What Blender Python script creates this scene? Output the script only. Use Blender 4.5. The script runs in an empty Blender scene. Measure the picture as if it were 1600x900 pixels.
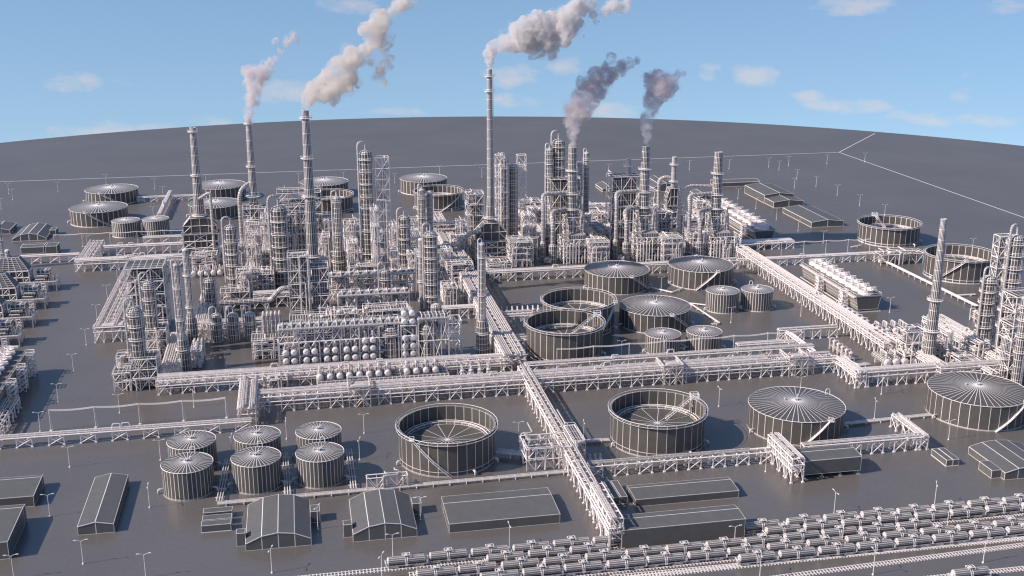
import bpy, math, random
import numpy as np
from mathutils import Vector
random.seed(7)
SC = bpy.context.scene
COL = SC.collection
R = math.radians
# ------------------------------------------------------------------ camera model (also used to lay the plant out on the ground)
F = 1780.0; PITCH = R(16.4); CH = 184.0
CC, SS = math.cos(PITCH), math.sin(PITCH)
A = R(10.8)                                   # the plant grid is turned this much
UX, UY = math.cos(A), math.sin(A)             # "along" direction;  across = (-UY, UX)
def G(px, py, z=0.0):
    x = (px-800)/F; y = (450-py)/F
    t = (z-CH)/(-SS+y*CC)
    return Vector((x*t, (CC+y*SS)*t, z))
def PR(p):
    v1, v2 = p[1], p[2]-CH
    zc = v1*CC-v2*SS; yc = v1*SS+v2*CC
    return 800+F*p[0]/zc, 450-F*yc/zc, F/zc
def HG(p, py):                                # height above ground point p that shows at picture row py
    k = (450-py)/F; y = p[1]
    # (y*SS + v*CC) = k*(y*CC - v*SS)
    v = y*(k*CC-SS)/(CC+k*SS)
    return v+CH
def LU(p, px, lo=0, hi=600):                  # length along the plant grid to reach picture column px
    for _ in range(40):
        m = (lo+hi)/2
        if PR((p[0]+m*UX, p[1]+m*UY, 0))[0] < px: lo = m
        else: hi = m
    return lo
def LV(p, py, lo=0, hi=900):
    for _ in range(40):
        m = (lo+hi)/2
        if PR((p[0]-m*UY, p[1]+m*UX, 0))[1] > py: lo = m
        else: hi = m
    return lo
def off(p, u, v, z=None):
    return Vector((p[0]+u*UX-v*UY, p[1]+u*UY+v*UX, p[2] if z is None else z))
# ------------------------------------------------------------------ materials
def mat_wire(name, body, line, rough=.45, thr=1.0, noise=.12):
    m = bpy.data.materials.new(name); m.use_nodes = True
    nt = m.node_tree; N = nt.nodes; L = nt.links
    b = N['Principled BSDF']
    u1 = N.new('ShaderNodeUVMap'); u1.uv_map = 'e1'
    u2 = N.new('ShaderNodeUVMap'); u2.uv_map = 'e2'
    s1 = N.new('ShaderNodeSeparateXYZ'); s2 = N.new('ShaderNodeSeparateXYZ')
    L.new(u1.outputs[0], s1.inputs[0]); L.new(u2.outputs[0], s2.inputs[0])
    def mth(op, a, c):
        n = N.new('ShaderNodeMath'); n.operation = op
        for i, q in enumerate((a, c)):
            if isinstance(q, (int, float)): n.inputs[i].default_value = q
            else: L.new(q, n.inputs[i])
        return n.outputs[0]
    mn = mth('MINIMUM', mth('MINIMUM', s1.outputs[0], s1.outputs[1]), mth('MINIMUM', s2.outputs[0], s2.outputs[1]))
    at = N.new('ShaderNodeAttribute'); at.attribute_type = 'OBJECT'; at.attribute_name = 'wire'
    mask = mth('LESS_THAN', mn, mth('MULTIPLY', at.outputs['Fac'], thr))
    tx = N.new('ShaderNodeTexNoise'); tx.inputs['Scale'].default_value = .35; tx.inputs['Detail'].default_value = 5
    tc = N.new('ShaderNodeTexCoord'); L.new(tc.outputs['Object'], tx.inputs['Vector'])
    ramp = N.new('ShaderNodeMapRange'); L.new(tx.outputs[0], ramp.inputs['Value'])
    ramp.inputs['To Min'].default_value = 1-noise*1.6; ramp.inputs['To Max'].default_value = 1+noise*1.6
    vm = N.new('ShaderNodeVectorMath'); vm.operation = 'SCALE'; vm.inputs[0].default_value = body; L.new(ramp.outputs[0], vm.inputs['Scale'])
    mx = N.new('ShaderNodeMix'); mx.data_type = 'RGBA'
    L.new(mask, mx.inputs[0]); L.new(vm.outputs[0], mx.inputs[6]); mx.inputs[7].default_value = (*line, 1)
    L.new(mx.outputs[2], b.inputs['Base Color']); b.inputs['Roughness'].default_value = rough
    b.inputs['Specular IOR Level'].default_value = .4
    return m
WHITE = (.86, .79, .77)
M_STEEL = mat_wire('dark_coated_steel_with_pale_edges', (.105, .094, .086), WHITE, thr=.62)
M_PIPE = mat_wire('pale_pipework', (.12, .108, .10), (.86, .775, .745), .5, thr=.62)
M_BAR = mat_wire('pale_steel_bars', (.80, .72, .69), (.84, .76, .73), .55, thr=.5)
BARS = {'steel_frame', 'trestle', 'girder', 'handrail', 'ladder', 'rail', 'sleepers', 'platform', 'rim', 'pole', 'arm', 'lamp_head', 'base', 'cable', 'hood_frame', 'tower_frame', 'stairway', 'roof_ladder', 'access_tower', 'support', 'pipe_support', 'posts_and_beams', 'stand', 'stair', 'under_frame', 'stair_tower', 'roof_seal_ring', 'base_frame', 'saddle', 'channel_head', 'fan_stack', 'fan_motor', 'ladder_hoop'}
M_HALL = mat_wire('dark_cladding_with_pale_edges', (.125, .119, .115), WHITE, .5)
M_TANK = mat_wire('dark_tank_plate_with_pale_seams', (.098, .088, .080), WHITE, .45, thr=.68)
M_CAR = mat_wire('dark_tank_car_paint', (.19, .175, .168), WHITE, .5, thr=.5)
# ------------------------------------------------------------------ mesh builder
class MB:
    def __init__(s): s.v = []; s.q = []; s.t = []
    def face(s, *ids):
        (s.q if len(ids) == 4 else s.t).append(ids)
    def quad(s, a, b, c, d):
        n = len(s.v); s.v += [a, b, c, d]; s.q.append((n, n+1, n+2, n+3))
    def tri(s, a, b, c):
        n = len(s.v); s.v += [a, b, c]; s.t.append((n, n+1, n+2))
    def grid(s, o, du, dv, nu, nv):           # parallelogram split in cells
        n = len(s.v)
        for j in range(nv+1):
            for i in range(nu+1):
                s.v.append((o[0]+du[0]*i/nu+dv[0]*j/nv, o[1]+du[1]*i/nu+dv[1]*j/nv, o[2]+du[2]*i/nu+dv[2]*j/nv))
        for j in range(nv):
            for i in range(nu):
                a = n+j*(nu+1)+i; s.q.append((a, a+1, a+nu+2, a+nu+1))
    def box(s, x0, y0, z0, x1, y1, z1, nx=1, ny=1, nz=1, bottom=True):
        X, Y, Z = x1-x0, y1-y0, z1-z0
        s.grid((x0, y0, z0), (X, 0, 0), (0, 0, Z), nx, nz); s.grid((x1, y0, z0), (0, Y, 0), (0, 0, Z), ny, nz)
        s.grid((x1, y1, z0), (-X, 0, 0), (0, 0, Z), nx, nz); s.grid((x0, y1, z0), (0, -Y, 0), (0, 0, Z), ny, nz)
        s.grid((x0, y0, z1), (X, 0, 0), (0, Y, 0), nx, ny)
        if bottom: s.grid((x0, y1, z0), (X, 0, 0), (0, -Y, 0), nx, ny)
    def rings(s, rs, n, cap0=False, cap1=False, closed=False):   # rs: list of (centre, axisU, axisV, radius)
        b = len(s.v)
        for (c, u, w, r) in rs:
            for k in range(n):
                a = 2*math.pi*k/n; ca, sa = r*math.cos(a), r*math.sin(a)
                s.v.append((c[0]+u[0]*ca+w[0]*sa, c[1]+u[1]*ca+w[1]*sa, c[2]+u[2]*ca+w[2]*sa))
        m = len(rs)
        for j in range(m if closed else m-1):
            j2 = (j+1) % m
            for k in range(n):
                k2 = (k+1) % n; s.q.append((b+j*n+k, b+j*n+k2, b+j2*n+k2, b+j2*n+k))
        if cap0:
            s.v.append(tuple(rs[0][0])); c = len(s.v)-1
            for k in range(n): s.t.append((b+(k+1) % n, b+k, c))
        if cap1:
            s.v.append(tuple(rs[-1][0])); c = len(s.v)-1; o = b+(m-1)*n
            for k in range(n): s.t.append((o+k, o+(k+1) % n, c))
    def vcyl(s, x, y, prof, n=12, cap0=False, cap1=True, sub=None):   # prof: [(z, r), ...]; sub: max ring spacing
        P = []
        for i, (z, r) in enumerate(prof):
            if i and sub:
                z0, r0 = prof[i-1]; k = max(1, int(abs(z-z0)/sub+.5))
                for j in range(1, k): P.append((z0+(z-z0)*j/k, r0+(r-r0)*j/k))
            P.append((z, r))
        s.rings([((x, y, z), (1, 0, 0), (0, 1, 0), r) for z, r in P], n, cap0, cap1)
    def column(s, x, y, z0, z1, r, n=14, sub=3.0, dome=True, bot=False):
        pr = []
        if bot: pr += [(z0-r*.5, r*.2), (z0-r*.35, r*.75)]
        pr += [(z0, r), (z1-(r*.55 if dome else 0), r)]
        s.vcyl(x, y, pr, n, cap0=bot, cap1=not dome, sub=sub)
        if dome:
            zt = z1-r*.55; s.vcyl(x, y, [(zt, r), (zt+r*.28, r*.86), (zt+r*.46, r*.55), (zt+r*.55, r*.15)], n, cap1=True)
    def tube(s, pts, r, n=6, cap=True, rr=None, sub=None):
        pts = [Vector(p) for p in pts]
        if sub:
            q = [pts[0]]
            for a, b in zip(pts, pts[1:]):
                k = max(1, int((b-a).length/sub+.5)); q += [a+(b-a)*j/k for j in range(1, k+1)]
            pts = q
        rs = []; u = None
        for i, p in enumerate(pts):
            a = (p-pts[i-1]).normalized() if i else (pts[1]-p).normalized()
            b = (pts[i+1]-p).normalized() if i < len(pts)-1 else a
            t = (a+b); t = t.normalized() if t.length > 1e-6 else a
            if u is None: u = t.orthogonal().normalized() if abs(t.z) > .95 else t.cross(Vector((0, 0, 1))).normalized()
            u = (u-t*u.dot(t)).normalized(); w = t.cross(u)
            k = 1/max(.5, math.sqrt((1+a.dot(b))/2)) if i and i < len(pts)-1 else 1
            rs.append((p, u, w, (rr[i] if rr else r)*(k if not rr else 1)))
        s.rings(rs, n, cap, cap)
    def strut(s, a, b, w=.3): s.tube([a, b], w*.72, 4, cap=False)
    def bend(s, pts, rad, r, n=8, cap=True, sub=None, seg=4):   # polyline with rounded corners
        P = [Vector(p) for p in pts]; out = [P[0]]
        for i in range(1, len(P)-1):
            a = (P[i-1]-P[i]); b = (P[i+1]-P[i]); d = min(rad, a.length*.49, b.length*.49)
            p0 = P[i]+a.normalized()*d; p1 = P[i]+b.normalized()*d
            for k in range(seg+1):
                t = k/seg; out.append(p0*(1-t)**2+P[i]*2*t*(1-t)+p1*t*t)
        out.append(P[-1]); s.tube(out, r, n, cap, sub=sub)
    def ring_platform(s, x, y, z, r, w=1.2, n=14, rail=True, a0=0):
        ro = r+w
        s.rings([((x, y, z), (1, 0, 0), (0, 1, 0), r), ((x, y, z), (1, 0, 0), (0, 1, 0), ro), ((x, y, z-.14), (1, 0, 0), (0, 1, 0), ro), ((x, y, z-.14), (1, 0, 0), (0, 1, 0), r)], n)
        if rail:
            P = [(x+ro*math.cos(2*math.pi*k/n), y+ro*math.sin(2*math.pi*k/n), z+1.1) for k in range(n+1)]
            s.tube(P, .07, 4, cap=False)
            for k in range(0, n, 2): s.strut((P[k][0], P[k][1], z), P[k], .1)
    def frame(s, x0, y0, x1, y1, zs, nx, ny, w=.35, brace=True, inner=False, alt=False):   # braced open steel frame
        xs = [x0+(x1-x0)*i/nx for i in range(nx+1)]; ys = [y0+(y1-y0)*i/ny for i in range(ny+1)]
        for i, x in enumerate(xs):
            for j, y in enumerate(ys):
                if inner or i in (0, nx) or j in (0, ny): s.strut((x, y, zs[0]), (x, y, zs[-1]), w)
        for z in zs[1:]:
            for y in (ys if inner else (ys[0], ys[-1])): s.strut((x0, y, z), (x1, y, z), w)
            for x in (xs if inner else (xs[0], xs[-1])): s.strut((x, y0, z), (x, y1, z), w)
        if brace:
            for k in range(len(zs)-1):
                a, b = zs[k], zs[k+1]
                for i in range(nx):
                    if alt and (i+k) % 2: continue
                    for y in (ys[0], ys[-1]):
                        if (i+k) % 2 or alt: s.strut((xs[i], y, a), (xs[i+1], y, b), w*.7)
                        if not (i+k) % 2 or alt: s.strut((xs[i], y, b), (xs[i+1], y, a), w*.7)
                for j in range(ny):
                    for x in (xs[0], xs[-1]):
                        if (j+k) % 2: s.strut((x, ys[j], a), (x, ys[j+1], b), w*.7)
                        else: s.strut((x, ys[j], b), (x, ys[j+1], a), w*.7)
    def mesh(s, name):
        me = bpy.data.meshes.new(name)
        V = np.array(s.v, dtype=np.float32).reshape(-1, 3)
        Q = np.array(s.q, dtype=np.int32).reshape(-1, 4); T = np.array(s.t, dtype=np.int32).reshape(-1, 3)
        nq, ntr = len(Q), len(T); nl = nq*4+ntr*3
        me.vertices.add(len(V)); me.vertices.foreach_set('co', V.ravel())
        me.loops.add(nl); me.loops.foreach_set('vertex_index', np.concatenate([Q.ravel(), T.ravel()]))
        me.polygons.add(nq+ntr)
        me.polygons.foreach_set('loop_start', np.concatenate([np.arange(nq)*4, nq*4+np.arange(ntr)*3]).astype(np.int32))
        def dist(Fc, k):
            P = V[Fc]; out = np.full((len(Fc), k, 4), 1e3, dtype=np.float32)
            for e in range(k):
                a = P[:, e]; b = P[:, (e+1) % k]; d = b-a; l = np.linalg.norm(d, axis=1); bad = l < 1e-5; d = d/np.maximum(l, 1e-5)[:, None]
                for c in range(k):
                    w = P[:, c]-a; dd = np.linalg.norm(w-d*np.sum(w*d, axis=1)[:, None], axis=1); dd[bad] = 1e3
                    out[:, c, e] = dd
            return out.reshape(-1, 4)
        D = np.concatenate([dist(Q, 4) if nq else np.zeros((0, 4), np.float32), dist(T, 3) if ntr else np.zeros((0, 4), np.float32)])
        a = me.uv_layers.new(name='e1'); b = me.uv_layers.new(name='e2')
        a.data.foreach_set('uv', D[:, 0:2].ravel()); b.data.foreach_set('uv', D[:, 2:4].ravel())
        me.polygons.foreach_set('use_smooth', np.zeros(nq+ntr, dtype=bool))
        me.update(calc_edges=True)
        return me
WIRE = .00030
THINGS = []
def part(name, mb, mat, parent, loc=None):
    me = mb if isinstance(mb, bpy.types.Mesh) else mb.mesh(name)
    if not me.materials: me.materials.append(M_BAR if name in BARS and mat is M_PIPE else mat)
    o = bpy.data.objects.new(name, me); COL.objects.link(o); o.parent = parent
    if loc is not None: o.location = loc
    rt = parent
    while rt.parent: rt = rt.parent
    o['wire'] = rt['wire']
    return o
def thing(name, label, cat, loc, group=None, rot=A):
    o = bpy.data.objects.new(name, None); COL.objects.link(o)
    o.location = loc; o.rotation_euler = (0, 0, rot); o['label'] = label; o['category'] = cat
    if group: o['group'] = group
    o['wire'] = WIRE*math.hypot(loc[0], loc[1], CH); o.empty_display_size = 1
    THINGS.append(o)
    return o
def single(name, mb, mat, label, cat, loc, group=None, rot=A):
    me = mb if isinstance(mb, bpy.types.Mesh) else mb.mesh(name)
    if not me.materials: me.materials.append(mat)
    o = bpy.data.objects.new(name, me); COL.objects.link(o); o.location = loc; o.rotation_euler = (0, 0, rot)
    o['label'] = label; o['category'] = cat
    if group: o['group'] = group
    o['wire'] = WIRE*math.hypot(loc[0], loc[1], CH); THINGS.append(o)
    return o
def copy_thing(root, loc, label, group=None, rot=None):
    r = root.copy(); COL.objects.link(r); r.location = loc; r['label'] = label
    if rot is not None: r.rotation_euler = (0, 0, rot)
    if group: r['group'] = group
    r['wire'] = WIRE*math.hypot(loc[0], loc[1], CH); THINGS.append(r)
    for ch in list(root.children):
        c = ch.copy(); COL.objects.link(c); c.parent = r; c['wire'] = r['wire']
        for g in list(ch.children):
            d = g.copy(); COL.objects.link(d); d.parent = c; d['wire'] = r['wire']
    return r
ORD = ['leftmost', 'second from left', 'third from left', 'fourth from left', 'fifth from left', 'sixth from left', 'seventh from left', 'eighth from left', 'ninth from left', 'tenth from left', 'eleventh from left', 'twelfth from left', 'thirteenth from left', 'fourteenth from left', 'fifteenth from left', 'sixteenth from left']
def ordn(i, n):
    if i == n-1 and n > 1: return 'rightmost'
    return ORD[i]
# ================================================================== TANKS
def tank(cx, base, w, rim, kind, label, group, n=32, stair=None, hoop=None, inner_ladder=None):
    p = G(cx, base)
    for _ in range(6):
        c = Vector((p[0], p[1]+w/2/PR(p)[2], 0)); r = w/2/PR((c[0], c[1], 6))[2]
        c = Vector((G(cx, base)[0], G(cx, base)[1]+r, 0)); 
        # keep the middle under the picture column
        c[0] = (cx-800)/F*(c[1]*CC+CH*SS)
        p = Vector((c[0], c[1]-r, 0))
    h = HG(p, rim)
    t = thing('storage_tank', label, 'tank', c, group, rot=R(4))
    m = MB()
    if kind == 'cone':
        m.vcyl(0, 0, [(0, r+.25), (.35, r+.25)], n, cap1=False); m.vcyl(0, 0, [(.3, r), (h, r)], n, cap1=False)
        part('shell', m, M_TANK, t)
        m = MB(); m.vcyl(0, 0, [(h, r+.12), (h+.09*r, r*.03)], 48 if n < 33 else n, cap1=True)
        part('roof', m, M_TANK, t)
        m = MB(); m.tube([(r*math.cos(2*math.pi*k/n)*1.01, r*math.sin(2*math.pi*k/n)*1.01, h) for k in range(n+1)], .13, 4, False)
        part('rim', m, M_PIPE, t)
        m = MB(); m.vcyl(0, 0, [(h+.08*r, .9), (h+.09*r+.8, .9)], 8); part('vent', m, M_PIPE, t)
        for a in (1.2, 2.9):
            m = MB(); m.vcyl(.25*r*math.cos(a), .25*r*math.sin(a), [(h+.06*r, .35), (h+.08*r+.7, .35)], 6); part('vent', m, M_PIPE, t)
    else:
        zr = h*.56; th = .7
        m = MB(); m.vcyl(0, 0, [(0, r+.25), (.35, r+.25)], n, cap1=False); m.vcyl(0, 0, [(.3, r), (1.8, r), (h, r)], n, cap1=False)
        N2 = n; c1 = [((0, 0, z), (1, 0, 0), (0, 1, 0), q) for z, q in ((h, r-.25), (zr-.5, r-.25))]
        m.rings(c1, n); part('shell', m, M_TANK, t)
        m = MB(); m.ring_platform(0, 0, h-.5, r, 1.0, n=n, rail=False)
        m.rings([((0, 0, h), (1, 0, 0), (0, 1, 0), q) for q in (r-.3, r+.2)], n)
        P = [((r+1)*math.cos(2*math.pi*k/n), (r+1)*math.sin(2*math.pi*k/n), h+.6) for k in range(n+1)]
        m.tube(P, .1, 4, False); part('rim_walkway', m, M_TANK, t)
        m = MB(); c = lambda z, q: ((0, 0, z), (1, 0, 0), (0, 1, 0), q)
        m.rings([c(zr-1, r-.3), c(zr, r-.3), c(zr, r*.86), c(zr-.7, r*.84)], n)
        m.rings([c(zr-.7, r*.84), c(zr-.5, 1.0)], 14, cap1=True)
        part('floating_roof', m, M_TANK, t)
        m = MB()
        for q, z in ((r*.93, zr+.25), (r*.86, zr+.25)):
            m.tube([(q*math.cos(2*math.pi*k/n), q*math.sin(2*math.pi*k/n), z) for k in range(n+1)], .14, 4, False)
        part('roof_seal_ring', m, M_PIPE, t)
    def arc(a0, a1, z0, z1, q, k=14): return [(q*math.cos(R(a0+(a1-a0)*i/k)), q*math.sin(R(a0+(a1-a0)*i/k)), z0+(z1-z0)*i/k) for i in range(k+1)]
    if stair:
        a0, a1 = stair[0]-4, stair[1]-4
        m = MB(); q0 = arc(a0, a1, h, 0, r+.15); q1 = arc(a0, a1, h, 0, r+1.15)
        for i in range(14): m.quad(q0[i], q1[i], q1[i+1], q0[i+1])
        m.tube(arc(a0, a1, h, 0, r+1.15), .12, 4, False); m.tube(arc(a0, a1, h+1.1, 1.1, r+1.15), .1, 4, False); m.tube(arc(a0, a1, h, 0, r+.15), .12, 4, False)
        for i in range(0, 15, 2): m.strut(q1[i], (q1[i][0], q1[i][1], q1[i][2]+1.1), .09)
        # landing
        q = q1[0]; m.box(q[0]-.9, q[1]-.9, h-.1, q[0]+.9, q[1]+.9, h+.15); m.frame(q[0]-.9, q[1]-.9, q[0]+.9, q[1]+.9, [h, h+1.2], 1, 1, .12, False)
        part('stairway', m, M_PIPE, t)
    if inner_ladder is not None:
        a = R(inner_ladder-4); ca, sa = math.cos(a), math.sin(a); m = MB()
        for d in (-.6, .6):
            m.strut((r*ca-d*sa, r*sa+d*ca, h+.3), (r*.25*ca-d*sa, r*.25*sa+d*ca, zr), .28)
            m.strut((r*ca-d*sa, r*sa+d*ca, h+1.3), (r*.25*ca-d*sa, r*.25*sa+d*ca, zr+1), .12)
        for i in range(12):
            f = i/11; q = r*(1-f*.75); z = (h+.3)*(1-f)+zr*f; m.strut((q*ca+.6*sa, q*sa-.6*ca, z), (q*ca-.6*sa, q*sa+.6*ca, z), .14)
        part('roof_ladder', m, M_PIPE, t)
        m = MB(); x, y = (r+.8)*ca, (r+.8)*sa
        m.box(x-1.6, y-1.6, h-.3, x+1.6, y+1.6, h-.05); m.frame(x-1.6, y-1.6, x+1.6, y+1.6, [h, h+1.1, h+1.9], 2, 2, .14, False)
        m.frame(x-1.1, y-1.1, x+1.1, y+1.1, [i*2.0 for i in range(int(h/2)+1)]+[h], 1, 1, .16, True)
        part('access_tower', m, M_PIPE, t)
    if hoop is not None:
        a = R(hoop); x, y = (r-.6)*math.cos(a), (r-.6)*math.sin(a); m = MB()
        m.bend([(x-.9, y, h-1), (x-.9, y, h+2.4), (x+.9, y, h+2.4), (x+.9, y, h-1)], .9, .16, 5)
        part('ladder_hoop', m, M_PIPE, t)
    for a in ((-60, -20, 200) if kind != 'cone' else (-12, 195)):
        m = MB(); a = R(a); ca, sa = math.cos(a), math.sin(a)
        m.bend([(r*.98*ca, r*.98*sa, 1.6), ((r+1.7)*ca, (r+1.7)*sa, 1.6), ((r+1.7)*ca, (r+1.7)*sa, .2)], .6, .4, 7)
        part('nozzle', m, M_PIPE, t)
    return t
# ================================================================== BUILDINGS
def LVz(p, py, z):
    lo, hi = 0, 400
    for _ in range(40):
        m = (lo+hi)/2
        if PR((p[0]-m*UY, p[1]+m*UX, z))[1] > py: lo = m
        else: hi = m
    return lo
def building(label, cat, fl, frx, top, back, peak=None, ridge='V', segs=2, name='warehouse', group=None, W=None, D=None, z0=0, arch=False, annex=(), feet=0, ridge_at=.5):
    p = G(*fl); w = W or LU(p, frx); h = HG(p, top); d = D or LVz(p, back, h)
    t = thing(name, label, cat, p, group)
    if peak is None: hr = h
    elif ridge == 'V': q = off(p, w/2, 0); hr = HG(q, peak)
    else: q = off(p, 0, d*ridge_at); hr = HG(q, peak)
    if peak is not None: hr = min(max(hr, h+.4), h+6)
    def zf(f):                                 # roof height across, f in 0..1
        if ridge == 'V' and (arch or segs > 2): return h+(hr-h)*(1-(2*f-1)**2)
        if ridge == 'V': return h+(hr-h)*(1-abs(2*f-1))
        return h+(hr-h)*(f/ridge_at if f < ridge_at else (1-f)/(1-ridge_at))
    walls = MB(); roof = MB(); b = feet
    if ridge == 'V':
        fs = [i/segs for i in range(segs+1)]
        for a, c in zip(fs, fs[1:]):
            walls.quad((w*a, 0, b), (w*c, 0, b), (w*c, 0, zf(c)), (w*a, 0, zf(a)))
            walls.quad((w*c, d, b), (w*a, d, b), (w*a, d, zf(a)), (w*c, d, zf(c)))
            e = .12; roof.quad((w*a, -e, zf(a)+.05), (w*c, -e, zf(c)+.05), (w*c, d+e, zf(c)+.05), (w*a, d+e, zf(a)+.05))
            roof.quad((w*a, -e, zf(a)+.05), (w*a, -e, zf(a)-.2), (w*c, -e, zf(c)-.2), (w*c, -e, zf(c)+.05))
        walls.quad((w, 0, b), (w, d, b), (w, d, h), (w, 0, h)); walls.quad((0, d, b), (0, 0, b), (0, 0, h), (0, d, h))
    else:
        fs = [0, ridge_at, 1]
        for a, c in zip(fs, fs[1:]):
            walls.quad((0, d*c, b), (0, d*a, b), (0, d*a, zf(a)), (0, d*c, zf(c)))
            walls.quad((w, d*a, b), (w, d*c, b), (w, d*c, zf(c)), (w, d*a, zf(a)))
            e = .12; roof.quad((-e, d*a, zf(a)+.05), (w+e, d*a, zf(a)+.05), (w+e, d*c, zf(c)+.05), (-e, d*c, zf(c)+.05))
        walls.quad((0, 0, b), (w, 0, b), (w, 0, h), (0, 0, h)); walls.quad((w, d, b), (0, d, b), (0, d, h), (w, d, h))
    if feet:
        walls.quad((0, 0, b), (0, d, b), (w, d, b), (w, 0, b))
    part('walls', walls, M_HALL, t); part('roof', roof, M_HALL, t)
    for (ax, ay, aw, ad, ah) in annex:
        m = MB(); x = ax if ax < 0 else w+.01; m.box(x if ax >= 0 else -aw-.01, ay, 0, x+aw if ax >= 0 else -.01, ay+ad, ah)
        part('annex', m, M_HALL, t)
    if feet:
        for i in range(4):
            for j in range(2):
                m = MB(); x, y = .6+(w-1.2)*i/3, .6+(d-1.2)*j; m.strut((x, y, 0), (x, y, b), .4); m.box(x-.6, y-.6, 0, x+.6, y+.6, .35)
                part('foot', m, M_PIPE, t)
    return t
def container(label, p, w, d, h, group, name='storage_container'):
    t = thing(name, label, 'container', p, group)
    m = MB(); m.box(0, 0, .12, w, d, h); part('body', m, M_HALL, t)
    m = MB(); m.box(-.04, -.04, 0, w+.04, d+.04, .11)
    part('base_frame', m, M_PIPE, t)
    return t
# ================================================================== PIPE RACKS
RACKS = []
def rack(label, p, L, w, h, rot=A, side=1, np_=6, tiers=(0,), name='pipe_rack', group='pipe racks', bay=5.0, gap=5.0, loops=(), rmax=.4, deck=False, seed=None, brace=True, mid=False):
    rnd = random.Random(seed if seed is not None else int(p[0]*7+p[1]*3)); s = side
    if side < 0: pass
    t = thing(name, label, 'pipe rack', p, group, rot=rot)
    pitch = bay+gap; k = max(1, int(round((L+gap)/pitch))); pitch = (L+gap)/k; bay_ = pitch*bay/(bay+gap)
    y1 = s*w
    m = MB()
    for x in (0, bay_):
        for y in (0, y1):
            m.strut((x, y, 0), (x, y, h), .3); m.box(x-.45, y-.45, 0, x+.45, y+.45, .4, bottom=False)
        for tz in tiers: m.strut((x, 0, h-tz), (x, y1, h-tz), .36)
        m.strut((x, 0, h-.3), (x, y1, h*.35), .2)
        if mid: m.strut((x, 0, h*.45), (x, y1, h*.45), .26)
    if brace:
        for y in (0, y1):
            m.strut((0, y, .3), (bay_, y, h-.8), .24); m.strut((bay_, y, .3), (0, y, h-.8), .24)
    me = m.mesh('trestle')
    for i in range(k): part('trestle', me, M_PIPE, t, loc=(i*pitch, 0, 0))
    m = MB()
    for y in (0, y1):
        for tz in tiers: m.strut((-.5, y, h-tz-.1), (L+.5, y, h-tz-.1), .4)
        if mid: m.strut((0, y, h*.45), (L, y, h*.45), .22)
    nx = max(2, int(L/4))
    for i in range(nx): m.strut((L*i/nx, 0 if i % 2 else y1, h-.35), (L*(i+1)/nx, y1 if i % 2 else 0, h-.35), .2)
    part('girder', m, M_PIPE, t)
    for tz in tiers:
        for i in range(np_):
            r = rnd.uniform(.16, rmax); yy = s*(w*(i+.5)/np_); z = h-tz+.3+r
            if rnd.random() < .12 and np_ > 4: continue
            m = MB(); a, b = rnd.choice((0, 0, 0, L*.1)), L-rnd.choice((0, 0, 0, L*.12))
            pts = [(a-.4, yy, z), (b+.4, yy, z)]
            if L > 60 and rnd.random() < .5 and tz == 0:
                c = L*rnd.uniform(.3, .7); pts = [pts[0], (c-1.5, yy, z), (c-1.5, yy, z+1.6), (c+1.5, yy, z+1.6), (c+1.5, yy, z), pts[-1]]
            m.bend(pts, .6, r, 6, sub=3.2, seg=2); part('pipe', m, M_PIPE, t)
    for (fx, lw, lh) in loops:
        m = MB(); x = L*fx; ya, yb = (-1.2, w+1.2) if s > 0 else (-w-1.2, 1.2)
        m.frame(x-lw/2, ya, x+lw/2, yb, [0, h*.5, h+lh*.4, h+lh], 3, 2, .3)
        for q in range(4):
            zz = h+lh+.3
            m.bend([(x-lw/2+.6+q*.5, ya+w*.2*q, h-.2), (x-lw/2+.6+q*.5, ya+.5+q*.6, zz), (x+lw/2-.6-q*.5, ya+.5+q*.6, zz), (x+lw/2-.6-q*.5, ya+w*.2*q, h-.2)], .8, .3, 6, seg=2)
        m.bend([(x-lw/2, ya+.4, h+lh+.3), (x-lw/2, yb-.4, h+lh+.3), (x+lw/2, yb-.4, h+lh+.3), (x+lw/2, ya+.4, h+lh+.3)], 1, .33, 6, seg=2)
        part('expansion_loop', m, M_PIPE, t)
    RACKS.append(t)
    return t
def rackU(label, a, bx, w, h, **k):
    p = G(*a); return rack(label, p, LU(p, bx), w, h, **k)
def rackV(label, a, by, w, h, **k):           # a: foot of the near end's left post; by: row of the far end's foot
    p = G(*a); return rack(label, p, LV(p, by), w, h, rot=A+math.pi/2, side=-1, **k)
def ground_pipes(label, pts, n=3, r=.28, z=.9, group='low pipe runs', name='pipe_run', spread=.9, world=False):
    P = pts if world else [G(*q) for q in pts]
    o = P[0]; t = thing(name, label, 'pipeline', o, group, rot=0); Q = [p-o for p in P]
    for i in range(n):
        oo = (i-(n-1)/2)*spread; L_ = []
        for j, q in enumerate(Q):
            a = (Q[j]-Q[j-1]).normalized() if j else (Q[1]-q).normalized(); b = (Q[j+1]-q).normalized() if j < len(Q)-1 else a
            nrm = Vector((-(a+b)[1], (a+b)[0], 0)).normalized(); L_.append((q[0]+nrm[0]*oo, q[1]+nrm[1]*oo, z))
        m = MB(); m.bend(L_, .8, r*(1-.2*(i % 2)), 6, sub=3, seg=2); part('pipe', m, M_PIPE, t)
    m = MB()
    for a, b in zip(Q, Q[1:]):
        d = (b-a); k = max(1, int(d.length/6)); nn = Vector((-d[1], d[0], 0)).normalized()*(n*spread/2+.3)
        for j in range(k):
            c = a+d*((j+.5)/k); m.strut((c[0]-nn[0], c[1]-nn[1], z-r-.15), (c[0]+nn[0], c[1]+nn[1], z-r-.15), .3)
            for sg in (-.7, .7): m.strut((c[0]+nn[0]*sg, c[1]+nn[1]*sg, 0), (c[0]+nn[0]*sg, c[1]+nn[1]*sg, z-r-.1), .26)
    part('pipe_support', m, M_PIPE, t)
    return t
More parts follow.
